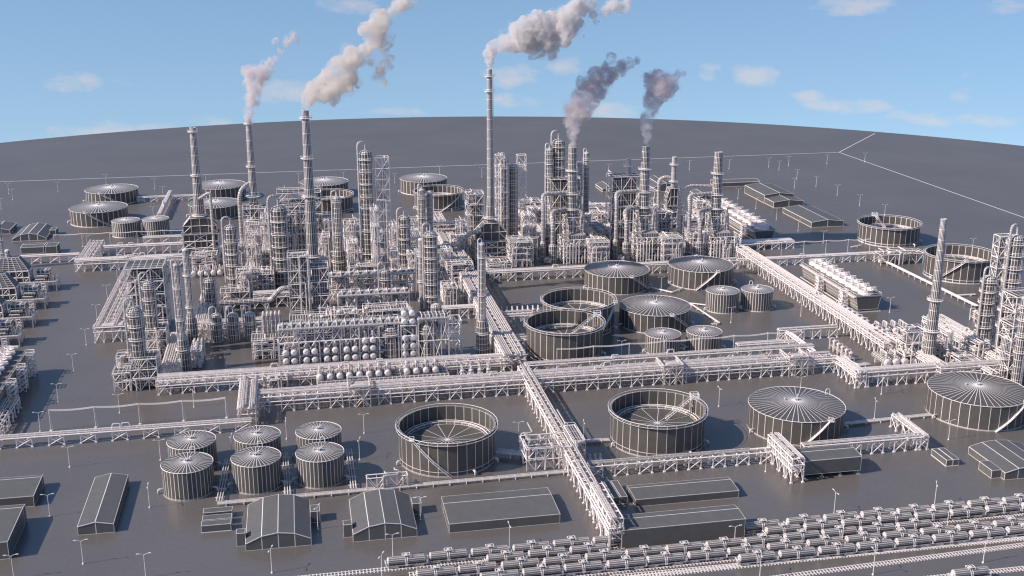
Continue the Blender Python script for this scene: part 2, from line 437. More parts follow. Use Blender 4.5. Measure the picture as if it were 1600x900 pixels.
def overhead_line(label, pts, h, n, group='overhead cable lines', band=1.0):
    P = [G(*q) for q in pts]; o = P[0]; t = thing('overhead_cable_line', label, 'cable line', o, group, rot=0)
    a, b = P[0]-o, P[-1]-o
    for i in range(n):
        m = MB(); c = a+(b-a)*(i/(n-1)); m.tube([(c[0], c[1], 0), (c[0], c[1], h)], .12, 5); m.tube([(c[0]+.8, c[1]+.2, 0), (c[0]+.1, c[1], h)], .06, 4); m.strut((c[0], c[1]-1, h-.3), (c[0], c[1]+1, h-.3), .14)
        m.box(c[0]-.5, c[1]-.5, 0, c[0]+.5, c[1]+.5, .3, bottom=False); part('pole', m, M_PIPE, t)
    for j in range(7):
        m = MB(); dy = -.9+j*.3; k = (n-1)*6
        pts = [(a[0]+(b[0]-a[0])*i/k, a[1]+(b[1]-a[1])*i/k+dy, h-.3-.5*math.sin(math.pi*(i % 6)/6)) for i in range(k+1)]
        m.tube(pts, .03, 3, False); part('cable', m, M_PIPE, t)
    return t
# ================================================================== LAMPS
LAMP = {}
def lamp(px, py, label, h=8.0, rot=0.0, arms=2, top=None):
    p = G(px, py)
    key = arms
    if key not in LAMP:
        t = thing('lamp_post', label, 'lamp post', p, 'lamp posts', rot=rot)
        m = MB(); m.tube([(0, 0, 0), (0, 0, 8)], .15, 6, rr=[.13, .08]); part('pole', m, M_PIPE, t)
        m = MB(); m.vcyl(0, 0, [(0, .4), (.3, .3), (.31, .14)], 8); part('base', m, M_PIPE, t)
        for s_ in (-1, 1)[:arms]:
            m = MB(); m.tube([(0, 0, 7.8), (s_*.7, 0, 8.25), (s_*1.5, 0, 8.35)], .06, 5); q = part('arm', m, M_PIPE, t)
            m = MB(); m.box(s_*1.75-.45, -.16, 8.28, s_*1.75+.45, .16, 8.45); part('lamp_head', m, M_PIPE, q)
        LAMP[key] = t
        return t
    return copy_thing(LAMP[key], p, label, rot=rot)
# ================================================================== TANK CARS, TRACKS
CAR = []
def tank_car(p, label, rot):
    if CAR: return copy_thing(CAR[0], p, label, rot=rot)
    t = thing('tank_car', label, 'tank car', p, 'tank cars standing on the sidings', rot=rot)
    m = MB(); r = 1.22; X = Vector((1, 0, 0)); z = 2.6; L = 11.2
    m.tube([(-.35+.35, 0, z), (L, 0, z)], r, 12, False)
    part('barrel', m, M_CAR, t)
    for x0, s_ in ((0, -1), (L, 1)):
        m = MB(); c = lambda dx, q: ((x0+s_*dx, 0, z), (0, 1, 0), (0, 0, 1), q)
        m.rings([c(0, r), c(.25, r*.85), c(.42, r*.45)], 12, cap1=True)
        part('end_cap', m, M_PIPE, t)
    m = MB(); m.box(-.7, -1.0, 1.0, L+.7, 1.0, 1.2, 4, 1, 1)
    for x in (-.9, L+.9): m.frame(x-.05, -1.2, x+.05, 1.2, [1.2, 2.2], 1, 1, .12, False)
    part('underframe', m, M_CAR, t)
    m = MB(); m.vcyl(L/2, 0, [(z+r-.1, .75), (z+r+.45, .75), (z+r+.6, .4)], 8); m.frame(L/2-1.2, -.8, L/2+1.2, .8, [z+r-.1, z+r+.55], 1, 1, .12, False)
    part('dome', m, M_PIPE, t)
    m = MB()
    for s_ in (-1, 1):
        for x in (L/2-.35, L/2+.35): m.strut((x, s_*1.5, 1.0), (x, s_*1.45, z), .12); m.strut((x, s_*1.45, z), (x, s_*.6, z+r), .12)
        for i in range(5): m.strut((L/2-.35, s_*1.5, 1.2+i*.4), (L/2+.35, s_*1.5, 1.2+i*.4), .08)
    part('ladder', m, M_PIPE, t)
    for x in (1.6, L-1.6):
        m = MB(); m.box(x-1.5, -1.0, .45, x+1.5, 1.0, .75); b = part('bogie', m, M_CAR, t)
        w = MB()
        for dx in (-.9, .9): w.tube([(x+dx, -.85, .62), (x+dx, .85, .62)], .46, 8)
        part('wheels', w, M_CAR, b)
    CAR.append(t); return t
def track(label, p, L, rot, curve=None):
    o = thing('railway_track', label, 'track', p, 'railway sidings', rot=rot); o['kind'] = 'structure'
    m = MB(); k = int(L/1.1)
    f = curve or (lambda x: 0)
    for i in range(k):
        x = i*1.1; y = f(x); m.box(x-.16, y-1.35, 0, x+.16, y+1.35, .12, bottom=False)
    part('sleepers', m, M_PIPE, o)
    st = 8 if curve else L
    for s_ in (-.75, .75):
        m = MB(); n = int(L/5)+1
        m.tube([(L*i/n, f(L*i/n)+s_, .22) for i in range(n+1)], .12, 4, False); part('rail', m, M_PIPE, o)
    return o
# ================================================================== COLUMNS, STACKS, FURNACES
def column(label, base, top, wpx, plats=(), name='distillation_column', cat='column', n=14, hook=True, sub=3.0, dome=True, skirt=0, group=None, z0=0, widen=None, lad=True, M=None, frame_top=False):
    p = G(*base) if not isinstance(base, Vector) else base
    h = HG(p, top)-z0; sc = PR((p[0], p[1], h*.5))[2]; r = wpx/2/sc
    q = Vector((p[0], p[1], z0))
    t = thing(name, label, cat, q, group)
    m = MB()
    rb = widen*r if widen else r
    if widen: m.vcyl(0, 0, [(0, rb), (h*.25, rb), (h*.36, r)], n, cap1=False, sub=sub); m.column(0, 0, h*.36, h, r, n, sub, dome)
    else: m.column(0, 0, 0, h, r, n, sub, dome)
    part('shell', m, M or M_STEEL, t)
    for f in plats:
        m = MB(); rr = rb if widen and f < .3 else r
        m.ring_platform(0, 0, h*f, rr, max(.75, r*.26), n=12); part('platform', m, M_PIPE, t)
    if hook:
        m = MB(); a = r*1.25; rr = max(.25, r*.14)
        m.bend([(0, 0, h-.2), (0, 0, h+r*1.3), (-a, -a*.4, h+r*1.3), (-a, -a*.4, h*.12)], r*.7, rr, 7, sub=4, seg=4); part('overhead_pipe', m, M_PIPE, t)
    if lad:
        m = MB(); x = r*.35; y = -r-.35 if r < 6 else -r
        for d in (-.3, .3): m.strut((x+d, y, .2), (x+d, y, h*.96), .1)
        for i in range(int(h*.95/1.2)): m.strut((x-.3, y, .6+i*1.2), (x+.3, y, .6+i*1.2), .08)
        part('ladder', m, M_PIPE, t)
        m = MB(); a = r+.35; m.tube([(a*.8, -a*.6, .3), (a*.8, -a*.6, h*.9)], max(.16, r*.1), 6, sub=4); part('side_pipe', m, M_PIPE, t)
    return t
def stack_parts(t, h0, h1, r0, r1, plats=(), n=16, sub=6.0, cone=None):
    m = MB(); pr = []
    if cone: pr = [(h0, cone[0]), (h0+cone[1]*.55, cone[0]), (h0+cone[1], r0)]
    else: pr = [(h0, r0)]
    pr += [(h1, r1)]
    m.vcyl(0, 0, pr, n, cap1=False, sub=sub)
    m.rings([((0, 0, h1), (1, 0, 0), (0, 1, 0), r1), ((0, 0, h1), (1, 0, 0), (0, 1, 0), r1*.8), ((0, 0, h1-4), (1, 0, 0), (0, 1, 0), r1*.8)], n, cap1=True)
    part('shaft', m, M_STEEL, t)
    for z in plats:
        f = (z-h0)/(h1-h0); r = r0+(r1-r0)*f
        if cone and z < h0+cone[1]: r = cone[0]
        m = MB(); m.ring_platform(0, 0, z, r*1.02, 1.5, n=14); part('platform', m, M_PIPE, t)
    m = MB()
    for d in (-.35, .35): m.strut((r0+.5, d, h0), (r1+.45, d, h1-3), .11)
    for i in range(int((h1-h0-4)/2.5)):
        z = h0+i*2.5; rr = r0+(r1-r0)*(z-h0)/(h1-h0)+.5; m.strut((rr, -.35, z), (rr, .35, z), .1)
    part('ladder', m, M_PIPE, t)
def chimney(label, base, top, w0, w1, plats=(), z0=0, cone=None, group='tall chimneys', rot=A, name='chimney', sub=6.0):
    p = G(*base) if not isinstance(base, Vector) else base
    h = HG(p, top); sc = PR((p[0], p[1], z0+(h-z0)*.15))[2]; sc1 = PR((p[0], p[1], h))[2]
    t = thing(name, label, 'chimney', Vector((p[0], p[1], 0)), group, rot)
    t['h'] = h
    cn = (cone[0]/2/sc, cone[1]) if cone else None
    stack_parts(t, z0, h, w0/2/sc, w1/2/sc1, [z0+(h-z0)*f for f in plats], cone=cn, sub=sub)
    return t, h
# ================================================================== PROCESS EQUIPMENT
def fired_heater(label, base, wpx, dpt, py_box, py_hood, top, w0, w1, plats, cone=None, zlow=.0, cells=6, grp='fired heaters with tall stacks', sub=6.0, topw=.55):
    """box furnace in a braced steel cage, sloping hood, tall stack"""
    p = G(*base); sc = PR((p[0], p[1], 0))[2]; W = wpx/sc
    hb = HG(p, py_box); hh = HG(off(p, 0, dpt/2), py_hood)
    c = off(p, 0, dpt/2)
    t = thing('fired_heater', label, 'furnace', c, grp)
    x0, x1, y0, y1 = -W/2, W/2, -dpt/2, dpt/2
    zb = hb*.18
    m = MB(); m.box(x0+.5, y0+.5, zb, x1-.5, y1-.5, hb-.1, cells, 2, 3); part('firebox', m, M_STEEL, t)
    m = MB(); m.frame(x0, y0, x1, y1, [0, zb, zb+(hb-zb)*.33, zb+(hb-zb)*.66, hb], cells//2, 2, .5, alt=True); part('steel_frame', m, M_PIPE, t)
    m = MB(); m.box(x0-.8, y0-.8, hb, x1+.8, y1+.8, hb+.4, 4, 2, 1); part('deck', m, M_STEEL, t)
    m = MB(); k = (hh-hb)
    a = [(x0+.6, hb+.4), (x0+.6, hb+k*.5), (x0*topw, hh), (x1*topw, hh), (x1-.6, hb+k*.5), (x1-.6, hb+.4)]
    yh = dpt*.3
    for s_ in (-1, 1):
        y = s_*yh
        m.quad((a[0][0], y, a[0][1]), (a[5][0], y, a[5][1]), (a[4][0], y, a[4][1]), (a[1][0], y, a[1][1]))
        m.quad((a[1][0], y, a[1][1]), (a[4][0], y, a[4][1]), (a[3][0], y, a[3][1]), (a[2][0], y, a[2][1]))
    for i in range(5):
        q, r_ = a[i], a[i+1]; m.grid((q[0], -yh, q[1]), (r_[0]-q[0], 0, r_[1]-q[1]), (0, 2*yh, 0), 2, 2)
    part('hood', m, M_STEEL, t)
    m = MB()
    for s_ in (-1, 1):
        y = s_*(yh+.12)
        for q, r_ in zip(a, a[1:]): m.strut((q[0], y, q[1]), (r_[0], y, r_[1]), .3)
        for i in range(5):
            x = a[0][0]+(a[5][0]-a[0][0])*i/4; m.strut((x, y, hb+.4), (x, y, hb+k*(.98 if 0 < i < 4 else .5)), .25)
        m.strut((a[0][0], y, hb+.4), (a[0][0]*.5, y, hb+k*.5), .25); m.strut((a[5][0], y, hb+.4), (a[5][0]*.5, y, hb+k*.5), .25); m.strut((a[1][0], y, hb+k*.5), (a[4][0], y, hb+k*.5), .25)
    part('hood_frame', m, M_PIPE, t)
    h = HG(c, top); r0, r1 = w0/2/PR((c[0], c[1], hh))[2], w1/2/PR((c[0], c[1], h))[2]
    cn = (cone[0]/2/PR((c[0], c[1], hh))[2], cone[1]) if cone else None
    stack_parts(t, hb+.4, h, r0, r1, [hh+(h-hh)*f for f in plats], cone=cn, sub=sub)
    return t, h
def structure(label, fl, frx, dpt, top, lv=4, nx=3, ny=2, seed=1, drums=3, decks=True, name='process_structure', cat='steel structure', W=None, w=.3, vessel=True, alt=False, group=None, pipes=6, inner=False, clad=0):
    rnd = random.Random(seed); p = G(*fl) if not isinstance(fl, Vector) else fl
    W = W or LU(p, frx); h = HG(p, top); t = thing(name, label, cat, p, group)
    zs = [h*i/lv for i in range(lv+1)]
    m = MB(); m.frame(0, 0, W, dpt, zs, nx, ny, w, alt=alt, inner=inner); part('steel_frame', m, M_PIPE, t)
    if decks:
        for z in zs[1:]:
            m = MB(); m.box(.2, .2, z-.35, W-.2, dpt-.2, z-.15, nx*2, ny, 1); part('deck', m, M_STEEL, t)
        m = MB()
        for z in zs[1:]:
            for a, b in (((0, 0), (W, 0)), ((W, 0), (W, dpt)), ((0, dpt), (W, dpt)), ((0, 0), (0, dpt))): m.strut((*a, z+1.1), (*b, z+1.1), .12)
        part('handrail', m, M_PIPE, t)
    if clad:
        m = MB(); m.box(W*.12, dpt*.2, h*.06, W*.88, dpt*.8, h*clad, nx*3, 2, lv*2); part('casing', m, M_STEEL, t)
    for i in range(drums):
        z = zs[rnd.randrange(0, lv)]; m = MB(); r = rnd.uniform(.8, 1.3); x = W*(i+.5)/max(1, drums)
        if rnd.random() < .6: m.column(x, dpt*rnd.uniform(.3, .7), z+.6, z+.6+min(h/lv*.85+r, h/lv*1.2), r, 10, 1.5, bot=True)
        else: m.tube([(x-r*1.8, dpt*.4, z+1+r), (x+r*1.8, dpt*.4, z+1+r)], r, 10, sub=1.5)
        part('drum', m, M_PIPE, t)
    for i in range(pipes):
        m = MB(); x, y = rnd.uniform(.3, W-.3), rnd.choice((-.5, dpt*.5, dpt+.5)); z = zs[rnd.randrange(1, lv+1)]; x2 = rnd.uniform(.3, W-.3)
        m.bend([(x, y, .2), (x, y, z+.8), (x2, y, z+.8), (x2, y+rnd.uniform(1, dpt), z+.8)], .8, rnd.uniform(.14, .26) if w < .3 else rnd.uniform(.18, .4), 6, sub=2.5, seg=2); part('pipe', m, M_PIPE, t)
    return t
EXM = {}
def exchanger(label, p, r=1.25, L=8.5, z=2.0, kind='a', group=None, nozzle=True):
    key = (round(r, 2), round(L, 1), round(z, 1), kind)
    if key in EXM: return copy_thing(EXM[key], p, label, group)
    t = thing('heat_exchanger', label, 'heat exchanger', p, group)
    m = MB(); m.tube([(0, .5, z), (0, L, z)], r*.92, 12, sub=2); part('shell', m, M_CAR, t)
    m = MB(); c = lambda y, q: ((0, y, z), (1, 0, 0), (0, 0, 1), q)
    m.rings([c(.75, r*1.08), c(.35, r*1.08), c(.3, r), c(0, r*.95), c(-.32, r*.55)], 12, cap1=True); part('channel_head', m, M_PIPE, t)
    m = MB()
    for y in (L*.25, L*.75): m.box(-r*.8, y-.25, 0, r*.8, y+.25, z-r*.6)
    for s_ in (-1, 1): m.strut((s_*r*.9, .3, 0), (s_*r*.9, .3, z), .22)
    part('saddle', m, M_PIPE, t)
    if nozzle:
        m = MB(); m.bend([(0, L*.15, z+r*.8), (0, L*.15, z+r+2.6), (0, L*.55, z+r+2.6), (0, L*.55, z+r*.8)], .9, .42, 7, seg=3)
        m.bend([(r*.5, L*.3, z+r*.6), (r*.5, L*.3, z+r+1.6), (r*1.1, L*.7, z+r+1.6), (r*1.1, L*.7, 0)], .8, .3, 6, seg=2); part('nozzle_pipe', m, M_PIPE, t)
    EXM[key] = t; return t
def air_cooler(label, fl, frx, dpt, top, n, rot=A, L=None, slope=0, group='air cooler banks', legs=True, fan=True, lv=2):
    p = G(*fl) if not isinstance(fl, Vector) else fl
    W = L or LU(p, frx); h = HG(p, top); t = thing('air_cooler', label, 'air cooler', p, group, rot=rot)
    zs = [h*i/lv for i in range(lv+1)]
    m = MB(); m.frame(0, 0, W, dpt, zs, n, 1, .36, alt=True); part('steel_frame', m, M_PIPE, t)
    me = MB(); c = W/n; me.box(.15, .2, 0, c-.15, dpt-.2, .9, 1, 2, 1); me = me.mesh('tube_bundle')
    fm = MB(); fm.vcyl(c/2, dpt/2, [(.9, c*.34), (1.6, c*.38)], 10, cap1=True); fm = fm.mesh('fan')
    for i in range(n):
        b = part('tube_bundle', me, M_HALL, t, loc=(i*c, 0, h+.1))
        if fan: part('fan', fm, M_HALL, b)
    m = MB(); m.tube([(0, -.6, h+.6), (W, -.6, h+.6)], .38, 6, sub=2)
    for i in range(n): m.bend([(c*(i+.5), .1, h+.8), (c*(i+.5), .1, h+1.9), (c*(i+.5), dpt*.8, h+1.9), (c*(i+.5), dpt*.8, h+.8)], .5, .22, 5, seg=2)
    part('header_pipe', m, M_PIPE, t)
    m = MB(); m.tube([(0, dpt+.5, h*.55), (W, dpt+.5, h*.55)], .3, 6, sub=2); m.tube([(0, dpt*.5, h*.55), (W, dpt*.5, h*.55)], .3, 6, sub=2); part('pipe', m, M_PIPE, t)
    return t
def cooling_tower(label, corner, wx, Lpy, top, n, L=None, towers=(.12, .55), towers_r=()):
    """corner: near left bottom corner; long axis runs away from the camera"""
    p = G(*corner) if not isinstance(corner, Vector) else corner
    w = LU(p, wx) if wx else 12.5; L = L or LV(p, Lpy); h = HG(p, top); t = thing('cooling_tower', label, 'cooling tower', p, 'cooling towers with rows of fans')
    m = MB(); fl = 1.6; z0 = h*.12
    # walls lean outward; louvre lines along the sides
    for x_b, x_t in ((0, -fl), (w, w+fl)): m.grid((x_b, 0, z0), (0, L, 0), (x_t-x_b, 0, h-z0), int(L/1.1), 4)
    part('louvred_wall', m, M_PIPE, t)
    m = MB()
    for y in (0, L): m.quad((0, y, z0), (w, y, z0), (w+fl, y, h), (-fl, y, h))
    m.box(.8, .4, 0, w-.8, L-.4, z0, 1, 4, 1)
    part('end_wall', m, M_HALL, t)
    m = MB(); m.box(-fl-.2, -.2, h, w+fl+.2, L+.2, h+.5, 2, n, 1); part('roof', m, M_PIPE, t)
    m = MB()
    for x in (-fl, w+fl): m.strut((x, 0, h+1.5), (x, L, h+1.5), .14)
    for i in range(int(L/3)+1):
        for x in (-fl, w+fl): m.strut((x, i*3, h+.5), (x, i*3, h+1.5), .1)
    m.strut((-fl, 0, h+1.5), (w+fl, 0, h+1.5), .14); part('handrail', m, M_PIPE, t)
    m = MB(); m.box(-1.2, -1.2, 0, w+1.2, L+1.2, .35, 1, 1, 1); part('basin', m, M_HALL, t)
    c = L/n; rr = min(c*.5, w*.4); fm = MB(); fm.vcyl(0, 0, [(0, rr*1.1), (1.2, rr), (2.6, rr*1.06)], 14, cap1=False)
    fm.rings([((0, 0, 2.6), (1, 0, 0), (0, 1, 0), rr*1.08), ((0, 0, 2.6), (1, 0, 0), (0, 1, 0), rr*.98), ((0, 0, 1.0), (1, 0, 0), (0, 1, 0), rr*.95)], 14, cap1=True); fm = fm.mesh('fan_stack')
    gm = MB()
    for k in range(3):
        a = k*math.pi/3; gm.strut((-rr*math.cos(a), -rr*math.sin(a), 2.3), (rr*math.cos(a), rr*math.sin(a), 2.3), .22)
    gm.box(-.7, -.7, 1.4, .7, .7, 2.6); gm.box(rr*.6, -.6, 2.5, rr*1.5, .6, 3.4); gm = gm.mesh('fan_motor')
    for i in range(n):
        f = part('fan_stack', fm, M_PIPE, t, loc=(w/2, c*(i+.5), h+.5)); part('fan_motor', gm, M_PIPE, f)
    for f in towers:
        m = MB(); y = L*f; m.frame(-fl-3.4, y, -fl-.4, y+4.5, [h*i/4 for i in range(5)]+[h+1.2], 1, 1, .25)
        for k in range(4): m.strut((-fl-3, y+.3, h*k/4), (-fl-3, y+4.2, h*(k+1)/4), .5)
        part('stair_tower', m, M_PIPE, t)
    for f in towers_r:
        m = MB(); y = L*f; m.frame(w+fl+.4, y, w+fl+3.6, y+4.5, [h*i/5 for i in range(6)]+[h+1.2], 1, 1, .25)
        for k in range(5): m.strut((w+fl+.8, y+.3, h*k/5), (w+fl+3.2, y+4.2, h*(k+1)/5), .4)
        part('stair_tower', m, M_PIPE, t)
    m = MB()
    for dx in (-1.4, -.6): m.tube([(-fl+dx*.8, 0, h*.96), (-fl+dx*.8, L, h*.96)], .3, 6, sub=3)
    part('water_main', m, M_PIPE, t)
    return t
def equipment_row(kindlabel, fl, frx, n, z=0, name='pump_skid', cat='pump', group=None, s=1.0, dv=0, tall=2.2, where=''):
    p = G(*fl) if not isinstance(fl, Vector) else fl
    W = LU(p, frx) if not isinstance(frx, float) else frx; first = None
    for i in range(n):
        q = off(p, W*(i+.5)/n, dv, z); lb = f'{ordn(i, n)} {kindlabel}'
        if first is None:
            t = thing(name, lb, cat, q, group)
            m = MB(); m.box(-1*s, -1.6*s, 0, 1*s, 1.6*s, .35); part('base', m, M_PIPE, t)
            m = MB(); m.column(0, -.4*s, .35, tall*s+.4, .7*s, 9, 1, bot=False); part('casing', m, M_CAR, t)
            m = MB(); m.bend([(0, -.4*s, tall*s), (0, -.4*s, tall*s+1.4), (0, 1.6*s, tall*s+1.4), (0, 1.6*s, 0)], .6, .3*s, 6, seg=2)
            m.bend([(-.7*s, -1.3*s, 0), (-.7*s, -1.3*s, tall*s*.8), (.6*s, -1.3*s, tall*s*.8)], .5, .22*s, 6, seg=2); part('pipe', m, M_PIPE, t)
            first = t
        else: copy_thing(first, q, lb)
def header_bundle(label, p, n, sp, h, r, vert=True, group=None):
    t = thing('riser_bundle', label, 'pipe bundle', p, group)
    for i in range(n):
        m = MB(); m.bend([(i*sp, 0, 0), (i*sp, 0, h), (i*sp, 3, h), (i*sp, 3, h*.2)], .9, r, 7, sub=2.5, seg=3); part('pipe', m, M_PIPE, t)
    m = MB(); m.frame(-sp/2, .3, (n-.5)*sp, 2.7, [0, h*.3, h*.6, h*.9], 2, 1, .25); part('steel_frame', m, M_PIPE, t)
    return t
# ------------------------------------------------------------------ catalytic trains: stack, twin elbow ducts into fat legs, heater box
def cat_train(label, base, top, wpx, first=[]):
    p = G(*base); h = HG(p, top)
    if first: 
        return copy_thing(first[0], p, label), h
    t = thing('reactor_train', label, 'furnace train', p, 'twin-duct stacks behind the middle tank farm')
    sc = PR((p[0], p[1], 0))[2]; r = wpx/2/sc
    stack_parts(t, 10, h, r*1.3, r, [h*.44, h*.58, h*.79], sub=3.5)
    for (py_, dx, dy, rr, rl) in ((300, -19.5, -6, 1.15, 1.75), (326, -15, -14, 1.4, 2.5)):
        z = HG(p, py_)
        m = MB(); m.bend([(-r*.6, 0, z), (dx, dy*.5, z), (dx, dy, z-6), (dx, dy, 11)], 5.5, rr, 10, sub=2.6, seg=5)
        part('duct', m, M_PIPE if rl > 2 else M_STEEL, t)
        m = MB(); m.vcyl(dx, dy, [(0, rl), (11, rl), (12.2, rr)], 12, cap1=False, sub=2.6); part('duct_leg', m, M_STEEL, t)
    m = MB(); m.bend([(r*.6, -1, h*.42), (r+3.5, -3, h*.42), (r+4.0, -4, h*.2), (r+3.6, -6, 15)], 3, 1.5, 9, sub=2.6); part('down_duct', m, M_PIPE, t)
    m = MB(); m.frame(-9, -18, 11, -2, [0, 3.4, 7.2, 11, 15], 6, 4, .3, alt=False); part('steel_frame', m, M_PIPE, t)
    m = MB(); m.frame(-4.8, -4.8, 4.8, 4.8, [0, 7, 15, 20, 26], 2, 2, .26); part('tower_frame', m, M_PIPE, t)
    m = MB(); m.box(-5, -15.5, .5, 8, -4, 9.5, 8, 4, 4); part('heater_box', m, M_STEEL, t)
    m = MB(); m.box(-4, -13, 11.2, 5, -5, 16.5, 8, 4, 2); part('burner_plenum', m, M_STEEL, t)
    for z in (3.6, 11.1):
        m = MB(); m.box(-9.5, -18.5, z-.3, 11.5, -1.5, z, 6, 4, 1); part('deck', m, M_STEEL, t)
    rnd = random.Random(5)
    for i in range(11):
        m = MB(); x = -9+i*1.9; z = rnd.uniform(4, 14); m.bend([(x, -18.8, .3), (x, -18.8, z), (x+1.5, -16, z), (x+1.5, -13, z)], .6, .3, 6, sub=2, seg=2); part('pipe', m, M_PIPE, t)
    m = MB(); m.tube([(-20, -15, 2.2), (-17, -17, 2.2)], 1.7, 12); part('knockout_drum', m, M_PIPE, t)
    first.append(t)
    return t, h
# ================================================================== PEOPLE-FREE PLANT: LAYOUT
# ---- tanks
CT, OT = 'cone-roofed storage tanks', 'open-topped storage tanks'
tank(176, 322, 79, 303, 'cone', 'farther of the two large cone-roofed tanks at the far left of the plant', CT, stair=(-97, -50))
tank(156, 355.5, 86, 333, 'cone', 'nearer of the two large cone-roofed tanks at the far left of the plant', CT, stair=(-97, -50))
tank(198.5, 372, 43, 349, 'cone', 'small cone-roofed tank, left one of the pair at far left', CT, n=36)
tank(245, 370, 40.5, 346, 'cone', 'small cone-roofed tank, right one of the pair at far left', CT, n=36)
tank(345, 317, 78, 296, 'cone', 'far cone-roofed tank behind the leftmost tall furnace stack', CT)
tank(337, 345, 80, 325.5, 'cone', 'near cone-roofed tank right behind the leftmost tall furnace stack', CT)
tank(507.5, 312, 74, 290.5, 'cone', 'cone-roofed tank behind the slender column beside the third stack', CT)
tank(515, 335, 73, 311, 'open', 'open-topped tank in the back, hidden half behind a capped column', OT)
tank(662, 305.5, 73, 285, 'cone', 'cone-roofed tank at the back left of the tallest chimney', CT)
tank(685, 331, 75, 305, 'open', 'open-topped tank at the back left of the tallest chimney', OT, stair=(-18, -82))
tank(963, 461, 101, 434, 'cone', 'cone-roofed tank of the middle farm, back left one', CT, stair=(-70, -25))
tank(1094, 454, 100, 426, 'cone', 'cone-roofed tank of the middle farm, back right one', CT, stair=(-70, -106))
tank(1127.5, 490.5, 51, 461, 'cone', 'small cone-roofed tank, left of the back pair in the middle farm', CT, n=36)
tank(1181.5, 487.5, 49, 458.5, 'cone', 'small cone-roofed tank, right of the back pair in the middle farm', CT, n=36, hoop=100)
tank(903, 528, 112.5, 484, 'open', 'open-topped tank of the middle farm, the farther one', OT, stair=(-20, -62))
tank(882, 570.5, 119.5, 522, 'open', 'open-topped tank of the middle farm, the nearer one beside the main rack', OT, inner_ladder=32)
tank(1022.5, 522.5, 111, 494, 'cone', 'wide cone-roofed tank in the centre of the middle farm', CT, stair=(-71, -31))
tank(1035, 557, 55.5, 530, 'cone', 'small cone-roofed tank, left of the front pair in the middle farm', CT, n=36)
tank(1099, 553, 55, 526, 'cone', 'small cone-roofed tank, right of the front pair in the middle farm', CT, n=36)
tank(699, 746, 151, 694, 'open', 'big open-topped tank in the left foreground with a diagonal stair', OT, stair=(-128, -82))
tank(1026, 716.7, 147, 667, 'open', 'big open-topped tank in the middle foreground with an access tower behind its rim', OT, inner_ladder=34)
tank(1242, 697, 147, 660, 'cone', 'big cone-roofed tank in the right foreground beside the elevated shed', CT, stair=(-63, -95), hoop=30)
tank(1524, 674, 149, 636, 'cone', 'big cone-roofed tank at the right edge of the picture', CT, stair=(-52, -90))
for i, (cx, b, w, rm) in enumerate([(302.5, 742, 73.5, 703), (404.5, 733, 71, 694), (499.5, 725, 70, 687)]):
    tank(cx, b, w, rm, 'cone', f'{["left", "middle", "right"][i]} tank in the back row of the six foreground tanks', 'six tanks in the left foreground', n=36)
for i, (cx, b, w, rm) in enumerate([(296, 782.7, 78, 740), (403, 773, 76, 730), (502, 764, 74, 722)]):
    tank(cx, b, w, rm, 'cone', f'{["left", "middle", "right"][i]} tank in the front row of the six foreground tanks', 'six tanks in the left foreground', n=36, hoop=88)
tank(1387, 387, 92.5, 358, 'open', 'open-topped tank at far right with a ladder down to its roof', OT, inner_ladder=100)
tank(1497, 444, 104, 409, 'open', 'open-topped tank at right behind the leaning slender chimney', OT, stair=(-102, -146))
# ---- buildings
B = building
B('long dark gable shed at lower left, standing alone', 'shed', (122, 836.5), 179, 823, 746, 815.5)
p = off(G(54, 791), -34, 0); B('dark flat-topped shed at the left edge, farther of the two', 'shed', PR(p)[:2], 0, PR(Vector((p[0], p[1], 3.9)))[1], 0, PR(off(p, 0, 14, 4.5))[1], 'U', W=34, D=17, ridge_at=.85)
p = off(G(15, 873), -40, 0); B('dark flat-topped shed in the bottom left corner', 'shed', PR(p)[:2], 0, PR(Vector((p[0], p[1], 6)))[1], 0, PR(off(p, 0, 20, 6.5))[1], 'U', W=40, D=26, ridge_at=.88)
B('arched hall with two annexes beside the six tanks', 'hall', (384, 861), 487, 850, 789, 832, segs=4, arch=True, name='arched_hall', group='arched halls', annex=((-1, 3.5, 2.9, 3.2, 4.6), (1, 15, 3.2, 5, 4.2)))
B('arched hall with two annexes left of the long low shed', 'hall', (552, 847), 652, 835, 781, 817, segs=4, arch=True, name='arched_hall', group='arched halls', annex=((-1, 3.5, 2.9, 3.2, 4.6), (1, 15, 3.2, 5, 4.2)))
B('wide low shed in the foreground below the left open tank', 'shed', (702, 833), 875, 819, 776, 790, 'U', ridge_at=.7)
B('narrow long shed behind the loading shed', 'shed', (993, 792), 1154, 781, 759, 764, 'U', ridge_at=.75)
B('tall long loading shed standing over the tank car tracks', 'shed', (971, 858), 1163, 829, 806, 812, 'U', ridge_at=.65)
B('elevated dark shed on short feet, right of the braced pipe rack', 'shed', (1254, 749), 1344, 721, 702, 707, 'U', ridge_at=.6, feet=1.6)
B('big arched hall at the lower right edge', 'hall', (1569, 750), 1652, 739, 698, 728, segs=4, arch=True, name='arched_hall', group='arched halls', annex=((-1, 2, 4, 8, 3.2),))
B('flat long shed on the far right horizon side', 'shed', (1120, 292.5), 1187, 286, 280.5, 281, 'U')
B('taller gabled half of the double shed at far right', 'shed', (1194, 317.5), 1240, 305, 291, 301, D=40)
B('lower gabled front half of the double shed at far right', 'shed', (1208.5, 324.6), 1256, 316, 305, 312, D=18)
B('wide gabled shed at far right in front of the double shed', 'shed', (1267.5, 355.5), 1318, 347.5, 324.5, 343)
B('small gabled shed behind the first twin-duct stack', 'shed', (941, 300), 963, 296, 288, 291)
B('arched hall half hidden behind the second twin-duct stack', 'hall', (1020, 300), 1062, 294, 282, 286, segs=4, arch=True, name='arched_hall', group='arched halls')
B('small gabled shed behind the third twin-duct stack', 'shed', (1093, 313), 1112, 308, 299, 304)
